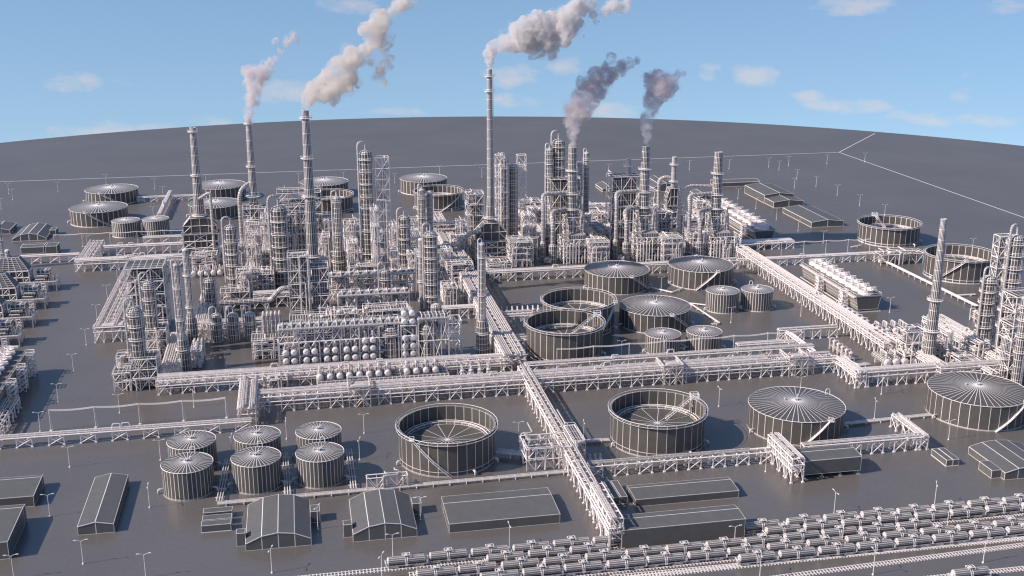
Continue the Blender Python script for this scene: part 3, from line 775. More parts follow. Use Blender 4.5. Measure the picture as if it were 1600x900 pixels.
B('arched hall with side annex at the far left edge', 'hall', (19, 377.5), 72.5, 374, 357, 364.5, segs=4, arch=True, name='arched_hall', group='arched halls', annex=((1, 12, 4, 9, 4),))
B('small shed cut by the left edge behind the arched hall', 'shed', (-22, 367), 16, 361, 350, 356)
B('low boxy shed in front of the far left arched hall', 'shed', (33, 397), 69, 387, 380, 383, 'U')
p = G(315, 833)
for i in range(3):
    container(f'{["nearest", "middle", "farthest"][i]} of three low containers beside the left arched hall', off(p, 0, i*4.6), 9.6, 3.4, 2.6-.3*(i == 1), 'containers by the left arched hall')
p = G(946, 790)
for i in range(3):
    container(f'{["left", "middle", "right"][i]} of three containers beside the braced spine rack', off(p, i*2.75, 0), 2.4, 13, 2.8, 'containers beside the spine rack')
p = G(1478, 729)
for i in range(2):
    container(f'{["left", "right"][i]} of two containers in front of the right edge tank', off(p, i*2.7, 0), 2.5, 10.5, 2.6, 'containers near the right edge tank')
p = G(69, 397); container('single low container right of the boxy shed at far left', off(p, 1, 0), 7, 10, 5, 'containers')
# ---- ground, seam lines
GC = Vector((-14.5, 589.1, 0)); GR = 748.0
# ================================================================== LAYOUT: STACKS AND COLUMNS
SM = {}                                        # where the smoke starts
def fr(base, top, *ys):
    p = G(*base); h = HG(p, top); return [HG(p, y)/h for y in ys]
t, h = fired_heater('box furnace with the leftmost tall stack and a sloping hood', (316, 405), 54, 11, 366, 339, 199, 13, 9.5, [.02, .47, .955], cone=(16, 31))
t, h = chimney('tall smoking stack second from left with a side duct elbow', (402, 402), 186, 12, 8.5, fr((402, 402), 186, 193, 260, 306), cone=(16, 42)); SM['a'] = (t.location.copy(), h)
t, h = chimney('thick tapered smoking stack rising beside the twin braced towers', (492.5, 480), 172, 20, 11, fr((492.5, 480), 172, 184, 247, 306, 400)); SM['b'] = (t.location.copy(), h)
t, h = fired_heater('box furnace below the tallest slender chimney of the plant', (769, 410), 52, 12, 378, 347, 108, 10, 8.5, [.03, .86, .955], cone=(14.5, 27), topw=.4); SM['c'] = (t.location.copy(), h)
t, h = cat_train('left of three twin-duct stacks behind the middle tank farm, smoking dark', (892, 400), 230, 12.5); SM['d'] = (t.location.copy(), h)
t2, h2 = cat_train('middle of three twin-duct stacks, smoke leaving its top', (1003.5, 396.5), 225, 11.5); SM['e'] = (t2.location.copy(), h)
t3, h3 = cat_train('right of three twin-duct stacks, without smoke', (1115, 393), 236, 11.5); t3.scale = (1, 1, .93)
chimney('leaning-looking slender chimney at right before the open tank, with one gallery', (1449, 578), 342, 17, 9.5, fr((1448, 583), 342, 471, 520), cone=(19.5, 15), sub=4.5)
fired_heater('pale furnace with short stack behind the second twin-duct stack', (1053, 356), 26, 10, 322, 293, 245, 9, 7, [.2, .75], zlow=0)
C = column
def P_(b, t_, *ys): return fr(b, t_, *ys)
C('tallest free column with six galleries and a hook pipe on top', (578, 425), 234, 20, P_((578, 425), 234, 249, 268, 287, 307, 324, 360, 395), n=14)
C('stout column with hooped pipe left of the thick smoking stack', (443, 456), 321, 25, P_((443, 456), 321, 345, 365, 384, 403, 421, 440), n=14)
C('slim column with flared foot and broad top gallery left of the tallest column', (531, 428), 306, 13, P_((531, 428), 306, 315, 366, 408), widen=1.6, hook=True)
C('column with four galleries in front of the second smoking stack', (367, 450), 351, 20, P_((367, 450), 351, 377, 396, 414, 433))
C('medium column right of the lattice tower in the centre', (634, 434), 336, 18, P_((634, 434), 336, 353, 373, 396, 415))
C('tall many-galleried column left of the central spine rack', (675, 494), 361, 20, P_((675, 494), 361, 368, 384, 403, 423, 443, 462))
C('thin companion column left of the many-galleried column', (660, 490), 372, 9, P_((660, 490), 372, 400, 440, 470), hook=False)
C('left of the twin slim columns with a round crown, centre back', (661, 405), 294, 10, P_((661, 405), 294, 310, 340), hook=True)
C('right of the twin slim columns, centre back', (673, 403), 299, 9, P_((673, 403), 299, 302, 350), hook=False)
C('slim column with fat foot standing beside the main spine rack', (754, 552), 379, 10, P_((754, 552), 379, 402, 461, 520, 543), widen=2.1)
C('slim column with flared foot behind the front left rack', (289, 580), 411, 10.5, P_((289, 580), 411, 450, 500, 545), widen=1.8, hook=True)
C('farther of two slim flared columns at the left block', (302, 541), 388, 10, P_((302, 541), 388, 430, 480), widen=1.8, hook=False)
C('squat domed vessel left of the framed platform', (331, 492), 434, 19, P_((331, 492), 434, 454, 472))
for i, (x, y, tp) in enumerate([(341, 533, 489), (367, 531.5, 488), (393, 530, 487)]):
    C(f'{["left", "middle", "right"][i]} of three domed drums in a row at left centre', (x, y), tp, 16.5, P_((x, y), tp, 505), name='vertical_drum', cat='drum', group='three domed drums in a row')
C('left of two wide reactors beside the stacked exchangers', (612, 562), 507, 25, P_((612, 562), 507, 520), name='reactor', cat='reactor', n=18, hook=False)
C('right of two wide reactors beside the stacked exchangers', (669, 559), 503, 28, P_((669, 559), 503, 517), name='reactor', cat='reactor', n=18, hook=False)
C('small domed column between two air cooler banks', (603, 472), 420, 17, P_((603, 472), 420, 436, 455))
C('small domed column below the many-galleried column', (682, 508), 474, 18, P_((682, 508), 474, 492), hook=False)
C('light column beside the tallest chimney', (789, 392), 246, 12, P_((789, 392), 246, 262, 300, 340))
C('darker column right of the light column by the tallest chimney', (802, 390), 255, 14, P_((802, 390), 255, 262, 285, 317, 350), hook=False)
C('stout galleried column with crowded top behind the first twin-duct stack', (871, 388), 217, 20, P_((871, 388), 217, 229, 247, 262, 290, 330), hook=True)
C('narrower left partner of the stout galleried column', (857, 390), 231, 11, P_((857, 390), 231, 240, 256, 275), hook=True)
C('thin column right of the first twin-duct stack', (914, 380), 237, 8.5, P_((914, 380), 237, 250, 300), hook=True)
C('short thin column between the first twin-duct stack and its neighbour column', (903, 382), 252, 8.5, P_((903, 382), 252, 270), hook=False)
C('galleried column with hoop behind the leaning-looking chimney at right', (1531, 556), 430, 21, P_((1531, 556), 430, 440, 455, 472, 490, 510, 530), n=16)
C('huge galleried column cut by the right edge', (1563, 572), 366, 25, P_((1563, 572), 368, 382, 400, 420, 440, 462, 485, 510), n=18)
C('column inside the braced frame at the right edge', (1586, 602), 462, 15, P_((1586, 602), 462, 480, 500, 525, 550), hook=False)
C('short column near the right edge behind the cone-roofed tank', (1564, 594), 524, 11, P_((1564, 594), 524, 560), widen=1.5, hook=False)
C('small flared column right of the leaning-looking chimney', (1480, 568), 516, 8, P_((1480, 568), 516, 545), widen=1.6, hook=False)
C('short stack column at the far left edge behind the hooded heaters', (6, 420), 346, 9, P_((6, 420), 346, 375, 395), hook=False)
# ================================================================== STRUCTURES
S = structure
p = G(206, 611); W = LU(p, 248)
s1 = S('braced steel table under the front left domed column', p, 0, 12, 563, lv=3, nx=3, ny=2, W=W, seed=2, drums=0, clad=.75); z1 = HG(p, 563)
C('front left domed column standing on a braced steel table', off(p, W*.32, 5, 0), 480, 22, [.35, .62, .85], z0=z1)
p = G(231, 562); W = LU(p, 263)
S('second braced steel table behind the front left one', p, 0, 12, 517, lv=3, nx=2, ny=2, W=W, seed=3, drums=1); z2 = HG(p, 517)
C('farther domed column standing on a steel table at left', off(p, W*.3, 5, 0), 438, 20, [.3, .6, .85], z0=z2)
S('tall clad steel tower with flat roof behind the left domed columns', (204, 522), 263, 18, 421, lv=5, nx=3, ny=2, seed=4, drums=2, clad=.93)
S('low framed skid with pipe hoops at the left end of the left block', (179, 612), 206, 9, 584, lv=2, nx=2, seed=5, drums=3, cat='equipment skid')
S('stepped framed skid behind the low skid at the left block', (184, 590), 207, 8, 560, lv=2, nx=2, seed=6, drums=2, cat='equipment skid')
S('left one of two tall braced towers before the thick smoking stack', (455, 507), 487, 11, 403, lv=5, nx=2, ny=1, seed=7, drums=1, clad=.95, alt=False)
S('right one of two tall braced towers, lower and darker', (488, 505), 517, 11, 420, lv=4, nx=2, ny=1, seed=8, drums=0, clad=.97, alt=True)
S('open lattice tower right of the tallest free column', (592, 427), 613, 7, 247, lv=11, nx=2, ny=1, seed=9, drums=2, decks=False, name='lattice_tower', cat='lattice tower', w=.2)
C('thin column inside the open lattice tower', (604, 424), 256, 8, P_((604, 424), 256, 270, 300, 330), hook=False)
S('braced tower with clad body left of the tallest chimney', (731, 388), 757, 10, 304, lv=5, nx=2, ny=1, seed=10, drums=1, clad=.9)
S('airy lattice tower right of the column pair by the tallest chimney', (809, 391), 822, 5, 243, lv=9, nx=1, ny=1, seed=11, drums=0, decks=False, name='lattice_tower', cat='lattice tower', w=.3, pipes=3)
S('airy lattice tower directly right of the tallest chimney', (776, 394), 787, 5, 243, lv=9, nx=1, ny=1, seed=12, drums=0, decks=False, name='lattice_tower', cat='lattice tower', w=.3, pipes=3)
S('clad square tower behind the first twin-duct stack', (859, 395), 905, 10, 281, lv=5, nx=3, ny=1, seed=13, drums=2, clad=.95)
S('clad square tower with pipe hoops between first and second twin-duct stacks', (953, 396), 998, 12, 277, lv=5, nx=3, ny=1, seed=14, drums=2, clad=.95)
chimney('short stack rising behind the clad square tower', (978, 392), 247, 9, 8, fr((978, 392), 247, 259), group='short stacks')
S('braced frame carrying the second smoking stack duct', (384, 410), 421, 12, 327, lv=5, nx=3, ny=2, seed=15, drums=4)
S('wide decked frame with hooped pipes behind the thick smoking stack', (438, 402), 506, 13, 303, lv=6, nx=4, ny=1, seed=16, drums=4, clad=.6)
S('framed platform between the domed vessel and the stout column', (346, 484), 391, 9, 458, lv=2, nx=3, seed=17, drums=1)
S('slim tall lattice tower right of the galleried column near the right edge', (1541, 550), 1562, 5, 370, lv=11, nx=2, ny=1, seed=18, drums=0, decks=False, name='lattice_tower', cat='lattice tower', w=.34, pipes=2, clad=.99)
S('tall braced frame at the right edge before the huge column', (1572, 600), 1606, 10, 465, lv=6, nx=2, ny=1, seed=19, drums=2)
S('pipe manifold frame left of the spine rack junction', (823, 736), 893, 13, 703, lv=2, nx=5, ny=2, seed=20, drums=0, decks=False, pipes=12)
S('decked pump house frame right of the spine rack junction', (897, 727), 914, 17, 693, lv=2, nx=2, ny=3, seed=21, drums=1, pipes=3)
S('tall braced frame right of the right wide reactor', (701, 556), 722, 9, 502, lv=4, nx=2, ny=2, seed=22, drums=0, decks=False, pipes=2)
S('small braced box frame on the ground left of the exchanger deck', (412, 616), 450, 7, 596, lv=1, nx=3, ny=1, seed=23, drums=2)
S('dense low equipment block between first and second twin-duct stacks', (921, 413), 952, 12, 380, lv=4, nx=7, ny=2, seed=24, drums=9, pipes=26, w=.24)
S('dense low equipment block between second and third twin-duct stacks', (1034, 409), 1066, 12, 374, lv=4, nx=7, ny=2, seed=25, drums=9, pipes=26, w=.24)
S('dense low equipment block left of the first twin-duct stack', (797, 418), 833, 14, 380, lv=4, nx=7, ny=2, seed=26, drums=9, pipes=26, w=.24)
S('small heater frame with dark hood behind the second stack base', (1024, 372), 1050, 9, 334, lv=3, nx=3, ny=1, seed=27, drums=3, clad=.9)
S('low frame with vessels right of the leaning-looking chimney', (1500, 590), 1530, 9, 566, lv=2, nx=3, seed=28, drums=3)
S('frame with stacked skids left of the leaning-looking chimney', (1412, 575), 1442, 8, 520, lv=3, nx=3, ny=1, seed=29, drums=4)
S('low table with vessels right of the far rack end', (1376, 415), 1442, 8, 399, lv=1, nx=6, ny=1, seed=30, drums=6, pipes=10)
k_ = 0
FILL = [(300, 420, 340, 400, 'right of the leftmost furnace'), (398, 432, 436, 398, 'below the second smoking stack'), (470, 452, 510, 405, 'behind the braced twin towers'), (508, 400, 524, 345, 'right of the thick smoking stack'),
        (540, 412, 566, 352, 'left of the tallest free column'), (548, 455, 590, 418, 'between air coolers and the tallest column'), (612, 412, 626, 356, 'behind the medium column'), (642, 432, 660, 372, 'behind the twin slim columns'),
        (640, 372, 668, 346, 'near the back open tank, left part'), (678, 384, 726, 352, 'near the back open tank, right part'), (395, 470, 430, 430, 'left of the stout column'), (520, 535, 560, 492, 'behind the long air cooler bank, left part'),
        (570, 530, 640, 488, 'behind the long air cooler bank, right part'), (693, 478, 716, 452, 'beside the spine rack halfway up'), (700, 450, 740, 415, 'below the furnace of the tallest chimney'), (762, 432, 800, 412, 'in front of the tallest chimney furnace'),
        (1070, 372, 1095, 345, 'behind the third twin-duct stack, left part'), (1088, 345, 1108, 318, 'behind the third twin-duct stack, back part'), (905, 352, 945, 325, 'right of the thin column, back part'), (828, 372, 856, 330, 'left of the stout galleried column'),
        (300, 575, 316, 550, 'right foot of the slim flared columns'), (1000, 345, 1026, 300, 'behind the middle smoking stack'), (812, 350, 846, 318, 'right of the airy lattice tower'), (560, 500, 600, 470, 'in the courtyard between cooler banks'),
        (395, 562, 437, 533, 'left of the riser bundle'), (455, 540, 520, 505, 'at the foot of the twin braced towers'), (1455, 560, 1476, 535, 'between chimney and small flared column'),
        (350, 425, 384, 385, 'behind the five exchangers'), (478, 402, 500, 345, 'at the shaft of the thick smoking stack'), (706, 412, 732, 372, 'left of the tallest chimney furnace'), (520, 470, 545, 440, 'right of the darker braced tower'), (1128, 405, 1142, 385, 'right of the third twin-duct stack'),
        (388, 438, 410, 352, 'left of the stout column, taller one'), (372, 478, 396, 428, 'right of the galleried column foot'), (412, 425, 428, 342, 'behind the stout column, left side'), (460, 402, 480, 332, 'left of the thick smoking stack, back'), (500, 425, 518, 372, 'left foot of the capped slim column'),
        (545, 442, 562, 382, 'left foot of the tallest free column'), (584, 452, 596, 330, 'narrow one beside the open lattice tower'), (612, 452, 624, 392, 'left foot of the medium column'), (640, 455, 656, 398, 'right foot of the medium column'), (692, 440, 708, 394, 'left edge of the spine rack'),
        (716, 402, 730, 350, 'left of the clad braced tower'), (820, 402, 838, 342, 'left of the first twin-duct legs'), (906, 398, 924, 338, 'right foot of the first twin-duct stack'), (926, 372, 950, 336, 'between first train and clad square tower'), (1010, 382, 1028, 326, 'right foot of the middle smoking stack'),
        (1066, 388, 1078, 338, 'left of the third twin-duct legs'), (1078, 402, 1102, 366, 'at the foot of the third train'), (1520, 578, 1542, 538, 'between the galleried column and the rack'), (1584, 545, 1612, 470, 'at the right edge behind the braced frame'), (440, 345, 500, 318, 'behind the decked frame in the back')]
for (x, y, x2, tp, where) in FILL:
    k_ += 1; S(f'pale pipe-crowded steel frame {where}', (x, y), x2, 9 + (k_ % 3)*2, tp, lv=4 + (k_ % 2), nx=max(3, int((x2-x)/8)), ny=1, seed=40+k_, drums=5 + k_ % 3, pipes=26, name='process_unit', cat='steel structure', group='pipe-crowded steel frames', w=.25, alt=bool(k_ % 2))
# hooded heaters at the left edge
def hooded_heater(label, p, first=[]):
    if first: return copy_thing(first[0], p, label)
    t = thing('hooded_heater', label, 'furnace', p, 'hooded heaters at the left edge')       # origin: front right corner on the ground
    m = MB(); m.frame(-38, 0, 0, 11, [0, 5], 8, 2, .4, alt=True); part('under_frame', m, M_PIPE, t)
    m = MB(); m.box(-38, 0, 4.8, 0, 11, 5.1, 12, 4, 1); part('deck', m, M_STEEL, t)
    m = MB(); m.frame(-31, .8, -14, 10, [5.1, 8.3, 12], 5, 2, .45, alt=True); part('steel_frame', m, M_PIPE, t)
    m = MB(); m.box(-30.5, 1.4, 5.1, -14.5, 9.4, 11.7, 5, 2, 2); part('firebox', m, M_STEEL, t)
    m = MB(); q = [(-31, 12.2), (-28.5, 19.5), (-19, 19.5), (-14, 12.2)]
    for y in (.8, 10): m.grid((q[0][0], y, 12.2), (17, 0, 0), (0, 0, .3), 6, 1); m.quad((q[0][0], y, q[0][1]), (q[3][0], y, q[3][1]), (q[2][0], 5.4+(y-5.4)*.5, q[2][1]), (q[1][0], 5.4+(y-5.4)*.5, q[1][1]))
    for i in range(7):
        f = i/7; x0, x1 = q[0][0]+2.5*f, q[3][0]-5*f; yy = 5.4-4.6*(1-f*.5)-.15; z = 12.2+7.3*f; m.box(x0, yy, z, x1, yy+.35, z+.25, 5)
    for i in range(6):
        x0 = q[0][0]+17*i/5; x1 = q[1][0]+9.5*i/5; m.strut((x0, .7, 12.2), (x1, 3, 19.5), .3)
    for (xa, xb) in ((q[0][0], q[1][0]), (q[3][0], q[2][0])): m.quad((xa, .8, 12.2), (xa, 10, 12.2), (xb, 7.7, 19.5), (xb, 3.1, 19.5))
    m.box(-28.5, 3.1, 19.5, -19, 7.7, 19.8, 3, 2, 1); part('hood', m, M_STEEL, t)
    m = MB(); m.column(-25, 5.4, 19.8, 24, 1.5, 10, 1.5); part('vent_drum', m, M_PIPE, t)
    m = MB(); m.box(-11, 5, 5.1, -4, 10, 11, 3, 2, 3); part('fan_house', m, M_HALL, t)
    for i, z in enumerate((6.4, 8.4)):
        m = MB(); m.box(-11.5+i, 1.5-i*.0, z-.8, -5.5+i*.5, 4.6, z, 4, 2, 1); m.tube([(-11+i, 1, z+.4), (-6, 1, z+.4)], .35, 6); part('duct_box', m, M_PIPE, t)
    for x in (-13, -7.5):
        m = MB(); m.frame(x, -2.2, x+2.2, -.2, [0, 1.7, 3.4, 5.1], 1, 1, .28); part('stair', m, M_PIPE, t)
    for i in range(14):
        m = MB(); x = -4+i*.34; m.strut((x, .3+(i % 4)*2.6, 5), (x+.3, .3+(i % 4)*2.6, 7.4+(i % 3)*.7), .14); part('pipe', m, M_PIPE, t)
    m = MB(); m.tube([(-38, -.6, 5.6), (0, -.6, 5.6)], .4, 6, sub=2); part('main_pipe', m, M_PIPE, t)
    first.append(t); return t
for i, q in enumerate([(89, 454), (71, 482), (52, 511), (31, 541)]):
    hooded_heater(f'{["farthest", "second farthest", "third farthest", "nearest"][i]} of four hooded heaters at the left edge', G(*q))
# cooling towers
p = G(41, 583); cooling_tower('fan-topped cooling tower cut by the left edge', off(p, -12.5, -62), None, 0, PR(off(off(p, -12.5, -62), 0, 0, 10.5))[1], 9, L=62, towers=(.3,), towers_r=(.3, .6, .9))
tt = cooling_tower('long fan-topped cooling tower right of the middle tank farm', (1340, 487.5), 1371, 434, 464, 9)
cooling_tower('fan-topped cooling tower behind the third twin-duct stack', (1181, 376), 1207, 330, 361, 9)
for c in THINGS:
    pass
# ================================================================== RACKS
MAINP = G(402, 646)
rackU('main front pipe rack, long and straight, from the riser bay to the right exchangers', (402, 646), 1303, 9, 7.0, np_=8, tiers=(0, 2.2), loops=((.165, 9, 2.2), (.70, 9, 2.2), (.93, 9, 2)), mid=True)
rackU('pipe rack behind the exchanger deck, starting at the left block', (248, 617.5), 800, 7, 6.6, np_=7, tiers=(0, 2.4), mid=True)
rack('narrow rack running just behind the main front rack', off(MAINP, 118, 19), 138, 3, 6.0, np_=4)
rackU('low narrow rack running in from the left edge', (-24, 704), 392, 3, 4.2, np_=5, bay=5.5, gap=6)
rackV('riser rack joining the low narrow rack to the front racks', (373, 668), 618, 7, 8, np_=8, tiers=(0, 2.5), gap=2, rmax=.5)
rackV('near spine rack with braced trestles ending at the loading shed', (951, 859), 597, 4.8, 7.5, np_=6, tiers=(0, 1.8), gap=4, rmax=.3)
p = G(951, 859); rack('raised upper rack over the near end of the spine', off(p, .6, .6), 25, 4.2, 10.6, rot=A+math.pi/2, side=-1, np_=6, tiers=(0, 2.5), gap=0.5)
rackV('central spine rack climbing through the plant towards the back', (788, 583), 352, 10, 8.5, np_=10, tiers=(0, 2.4), gap=2, rmax=.5)
p = G(1301, 508)
rack('right spine rack beside the long cooling tower', off(p, 0, -52), 52+LV(p, 405), 7, 8, rot=A+math.pi/2, side=-1, np_=7, tiers=(0, 2.3), gap=3)
rackU('low rack from the spine to the elevated shed', (922, 747.5), 1206, 4, 4.6, np_=5)
rackV('tall braced rack left of the elevated shed', (1236, 755.5), 716, 4.5, 9.6, np_=6, tiers=(0, 2.5, 5), gap=1.5)
rackU('low rack behind the elevated shed', (1256, 718.5), 1447, 3.2, 5.4, np_=4)
rackV('short rack turning back from the corner behind the elevated shed', (1437, 703), 668, 3.2, 5.4, np_=4)
rackV('left side of the square rack loop below the right exchangers', (1336, 606.5), 581, 5, 7, np_=6, tiers=(0, 2), gap=3)
rackU('front side of the square rack loop below the right exchangers', (1341, 606), 1474, 5, 7, np_=6, tiers=(0, 2), loops=())
rackV('right side of the square rack loop beside the leaning-looking chimney', (1464, 597), 545, 4.5, 7.4, np_=5, tiers=(0, 2), gap=3)
rackU('short rack left of the right spine rack', (1217, 533), 1306, 2.2, 5.5, np_=3)
rackV('small rack turning towards the main rack from the short one', (1266, 566), 535, 2.6, 5.2, np_=3, gap=3)
rackU('rack before the right background from stack base to open tank', (1142, 419), 1377, 3, 4.6, np_=4)
rackU('rack in front of the three twin-duct stacks', (742, 442), 1152, 5, 5.4, np_=6)
rackU('near side of the rack loop at the upper left', (119, 425), 292, 4.5, 6.6, np_=6, tiers=(0, 2))
rackV('left side of the rack loop at the upper left', (121, 424), 392, 9, 6.6, np_=8, gap=2)
rackU('far side of the rack loop at the upper left', (134, 401), 290, 3.4, 5.4, np_=5)
rackV('wide bundle rack slanting down the left block', (149, 535.5), 432, 14, 8, np_=14, gap=2, rmax=.45)
rackU('short rack closing the wide bundle rack at its near end', (149, 536), 216, 4, 7.8, np_=5, tiers=(0, 2.2))
rackU('thin rack linking the left edge heaters to the upper left loop', (20, 413.5), 124, 2.2, 4.6, np_=3)
rackV('broad bundle rack in front of the right edge columns', (1556, 590), 520, 11, 8.4, np_=10, tiers=(0, 2.2), gap=3)
rackU('rack behind the right edge cone-roofed tank', (1468, 601), 1625, 5, 7.4, np_=6, tiers=(0, 2))
rackV('short ramped rack behind the right edge tank', (1546, 606), 572, 4, 6.5, np_=5, gap=2)
rackV('bundle rack between the left block and the three drums', (303, 536), 478, 7, 7, np_=7, gap=2)
rackU('rack behind the three domed drums', (306, 531), 412, 6, 7.5, np_=7, tiers=(0, 2.4))
rackV('bundle rack right of the front left steel table', (252, 602), 540, 8, 6.6, np_=8, gap=2)
rackU('rack crossing behind the tall columns in the plant centre', (452, 420), 700, 6, 8, np_=7, tiers=(0, 2.4))
rackU('rack behind the medium column towards the back tanks', (520, 385), 742, 5, 8, np_=6)
rackU('rack in front of the stout column', (398, 482), 452, 4, 8, np_=5, tiers=(0, 2.2))
rackU('rack below the many-galleried column towards the spine', (690, 500), 760, 4, 6, np_=5)
rackU('rack between spine and middle tank farm', (790, 512), 832, 8, 6, np_=7)
rackU('rack at the left side of the nearer open farm tank', (800, 552), 824, 8, 6.4, np_=6)
rackV('back rack left of the first twin-duct stack going away', (846, 392), 322, 8, 9, np_=8, tiers=(0, 3), gap=2)
rackV('back rack between first and second twin-duct stacks going away', (957, 385), 322, 8, 9, np_=8, tiers=(0, 3), gap=2)
rackU('back rack far behind the three twin-duct stacks', (820, 338), 960, 4, 6, np_=5)
rackU('low skid rack right of the cooling tower behind the third stack', (1160, 392), 1240, 9, 4.6, np_=9)
rackU('thin rack from the left small tanks to the first furnace', (225, 382), 292, 2.5, 4.5, np_=3)
rackV('side rack left of the two tanks behind the first furnace', (246, 345), 308, 3, 4.5, np_=4)
rackU('thin far rack behind the two far left tanks', (216, 316), 304, 2.4, 3.6, np_=3)
rackV('short rack cut by the left edge below the cooling tower', (-22, 690), 640, 6, 5, np_=6)
rackU('rack between the small farm tanks and the right spine', (1153, 552), 1240, 3, 4, np_=3)
# ---- low pipes
gp = ground_pipes
gp('low pipe run in front of the six tanks, reaching to the spine rack', [(340, 790), (892, 739)])
gp('low branch pipes beside the left front-row tank', [(343, 788), (356, 722)], n=3, z=1.3, r=.22)
gp('low branch pipes beside the middle front-row tank', [(450, 778), (446, 712)], n=3, z=1.3, r=.22)
gp('low branch pipes beside the right front-row tank', [(553, 768), (545, 706)], n=3, z=1.3, r=.22)
gp('low pipes from the right foreground tank to the right edge tank', [(1316, 665), (1452, 651)])
gp('long low pipe run slanting across the right background', [(1376, 409), (1526, 483)], n=3, z=1.8, r=.35)
gp('low pipe between the left back-farm tank and its neighbour', [(1008, 449), (1050, 459), (1068, 452)], n=2)
gp('low pipe from the back-farm small tanks to the central one', [(1103, 479), (1078, 476), (1124, 507), (1112, 509)], n=2)
gp('low pipe from the middle foreground tank to the pump house', [(952, 690), (900, 693)], n=3)
gp('low pipe left of the middle foreground tank ending at the manifold', [(776, 712), (822, 716)], n=5, z=2)
gp('low pipe between the two small front farm tanks', [(1062, 540), (1076, 545)], n=2)
gp('low pipes between the right spine and its small rack', [(1300, 560), (1340, 575), (1356, 572)], n=4, z=1.4)
gp('low pipe stub right of the open tank at far right', [(1345, 385), (1330, 388)], n=2)
gp('low pipe into the farther open tank of the right pair', [(1524, 462), (1490, 464)], n=2)
p = G(574, 768)
S('portal frame over the low pipe run left of the arched hall roof', p, 0, 3, PR(off(p, 0, 0, 5))[1], lv=1, nx=4, ny=1, W=14.5, seed=70, drums=0, decks=False, pipes=3, name='pipe_portal', cat='pipe portal')
overhead_line('overhead cable line above the low narrow rack at left', [(80, 673), (354, 653)], 9.2, 5)
overhead_line('overhead cable line along the middle tank farm front', [(870, 578), (1250, 548)], 10.5, 8)
overhead_line('overhead cable line behind the upper left rack loop', [(86, 387), (300, 378)], 9, 6)
overhead_line('overhead cable line right of the third twin-duct stack', [(1150, 404), (1358, 395)], 9.5, 7)
# ---- exchangers
grp = 'exchangers on the deck behind the main front rack'
p = G(497, 615.5); W = LU(p, 702)
t = thing('exchanger_deck', 'long raised deck carrying the row of pale exchangers', 'deck', p)
m = MB(); m.frame(0, 0, W, 13, [0, 4.4], 15, 2, .36, alt=True); part('steel_frame', m, M_PIPE, t)
m = MB(); m.box(0, 0, 4.3, W, 13, 4.6, 30, 6, 1); part('deck_plate', m, M_STEEL, t)
m = MB(); m.strut((0, -.1, 5.7), (W, -.1, 5.7), .12)
for i in range(31): m.strut((W*i/30, -.1, 4.6), (W*i/30, -.1, 5.7), .1)
part('handrail', m, M_PIPE, t)
xs = [500, 516, 531, 546, 562, 577, 592, 606, 636, 651, 666, 681]
for i, x in enumerate(xs):
    exchanger(f'{ORD[i]} of twelve exchangers on the raised deck', off(p, LU(p, x+1.5), 2.6, 4.6), r=1.35, L=8, z=1.9, group=grp)
grp = 'stacked exchangers under the long air cooler bank'
xs = [447, 460, 479, 492, 511, 524, 542, 555, 571, 583, 633, 645]
p = G(437, 577.5); WA = LU(p, 650)
tF = thing('exchanger_rack', 'post and beam frame holding the stacked exchangers', 'frame', p)
m = MB()
for i, x in enumerate([437, 469, 501, 533, 563, 594, 624, 655]):
    u = LU(p, x); hh = 13 if x < 560 else 18
    for y in (0, 8.5): m.strut((u, y, 0), (u, y, hh), .5)
    m.strut((u, 0, hh-1), (u, 8.5, hh-1), .4)
m.strut((0, 0, 12.6), (WA, 0, 12.6), .4); m.strut((0, 8.5, 12.6), (WA, 8.5, 12.6), .4)
part('posts_and_beams', m, M_PIPE, tF)
for i in range(3):
    m = MB(); zz = 2.0+i*3.9; m.box(0, .6, zz-.25, WA if i < 2 else WA, 8, zz, 34, 3, 1)
    if i < 2: part('shelf', m, M_STEEL, tF)
for i, x in enumerate(xs):
    u = LU(p, x+1); n = 2 if i < 8 else 3; col = ['lower', 'upper'] if n == 2 else ['bottom', 'middle', 'top']
    for j in range(n):
        exchanger(f'{col[j]} exchanger in the {ORD[i]} upright stack below the air coolers', off(p, u, -.4, 2.05+j*3.9), r=1.45, L=8, z=1.75, group=grp, nozzle=(j == n-1), kind='n' if j == n-1 else 'p')
    if x in (633, 645):
        for j in range(2): exchanger(f'{["lower", "upper"][j]} {"left" if x == 633 else "right"} exchanger of the four high above the stacks', off(p, u, -.2, 17.8+j*3.8), r=1.45, L=7, z=1.8, group=grp, kind='q', nozzle=(j == 1))
q = off(p, LU(p, 628), 0); S('narrow braced tower holding four high exchangers', q, 0, 8, PR(off(q, 0, 0, 17.6))[1], lv=3, nx=1, ny=1, W=LU(p, 652)-LU(p, 628), seed=90, drums=0, pipes=1, w=.5)
air_cooler('long air cooler bank above the stacked exchangers', (438, 575.5), 632, 9, 517, 14, lv=3)
air_cooler('short air cooler bank over the two wide reactors', (655, 566), 702, 9, 500, 4, lv=2, fan=False)
air_cooler('middle air cooler bank in the inner courtyard', (530, 507), 641, 8, 464, 8)
air_cooler('far air cooler bank behind the small domed column', (514, 473), 649, 8, 434, 10)
air_cooler('air cooler bank running away left of the first twin-duct stack', off(G(840, 402), 0, 0), 0, 9, 372, 9, rot=A+math.pi/2, L=70)
air_cooler('air cooler bank running away right of the first twin-duct stack', off(G(952, 392), 0, 0), 0, 9, 364, 9, rot=A+math.pi/2, L=70)
header_bundle('tall pale riser bundle left of the long air cooler bank', G(415, 549), 5, 1.9, 19, .62)
header_bundle('riser bundle at the left end of the deck racks', G(306, 560), 3, 1.7, 9, .5)
grp = 'exchangers in front of the leftmost furnace'
p = G(303, 434)
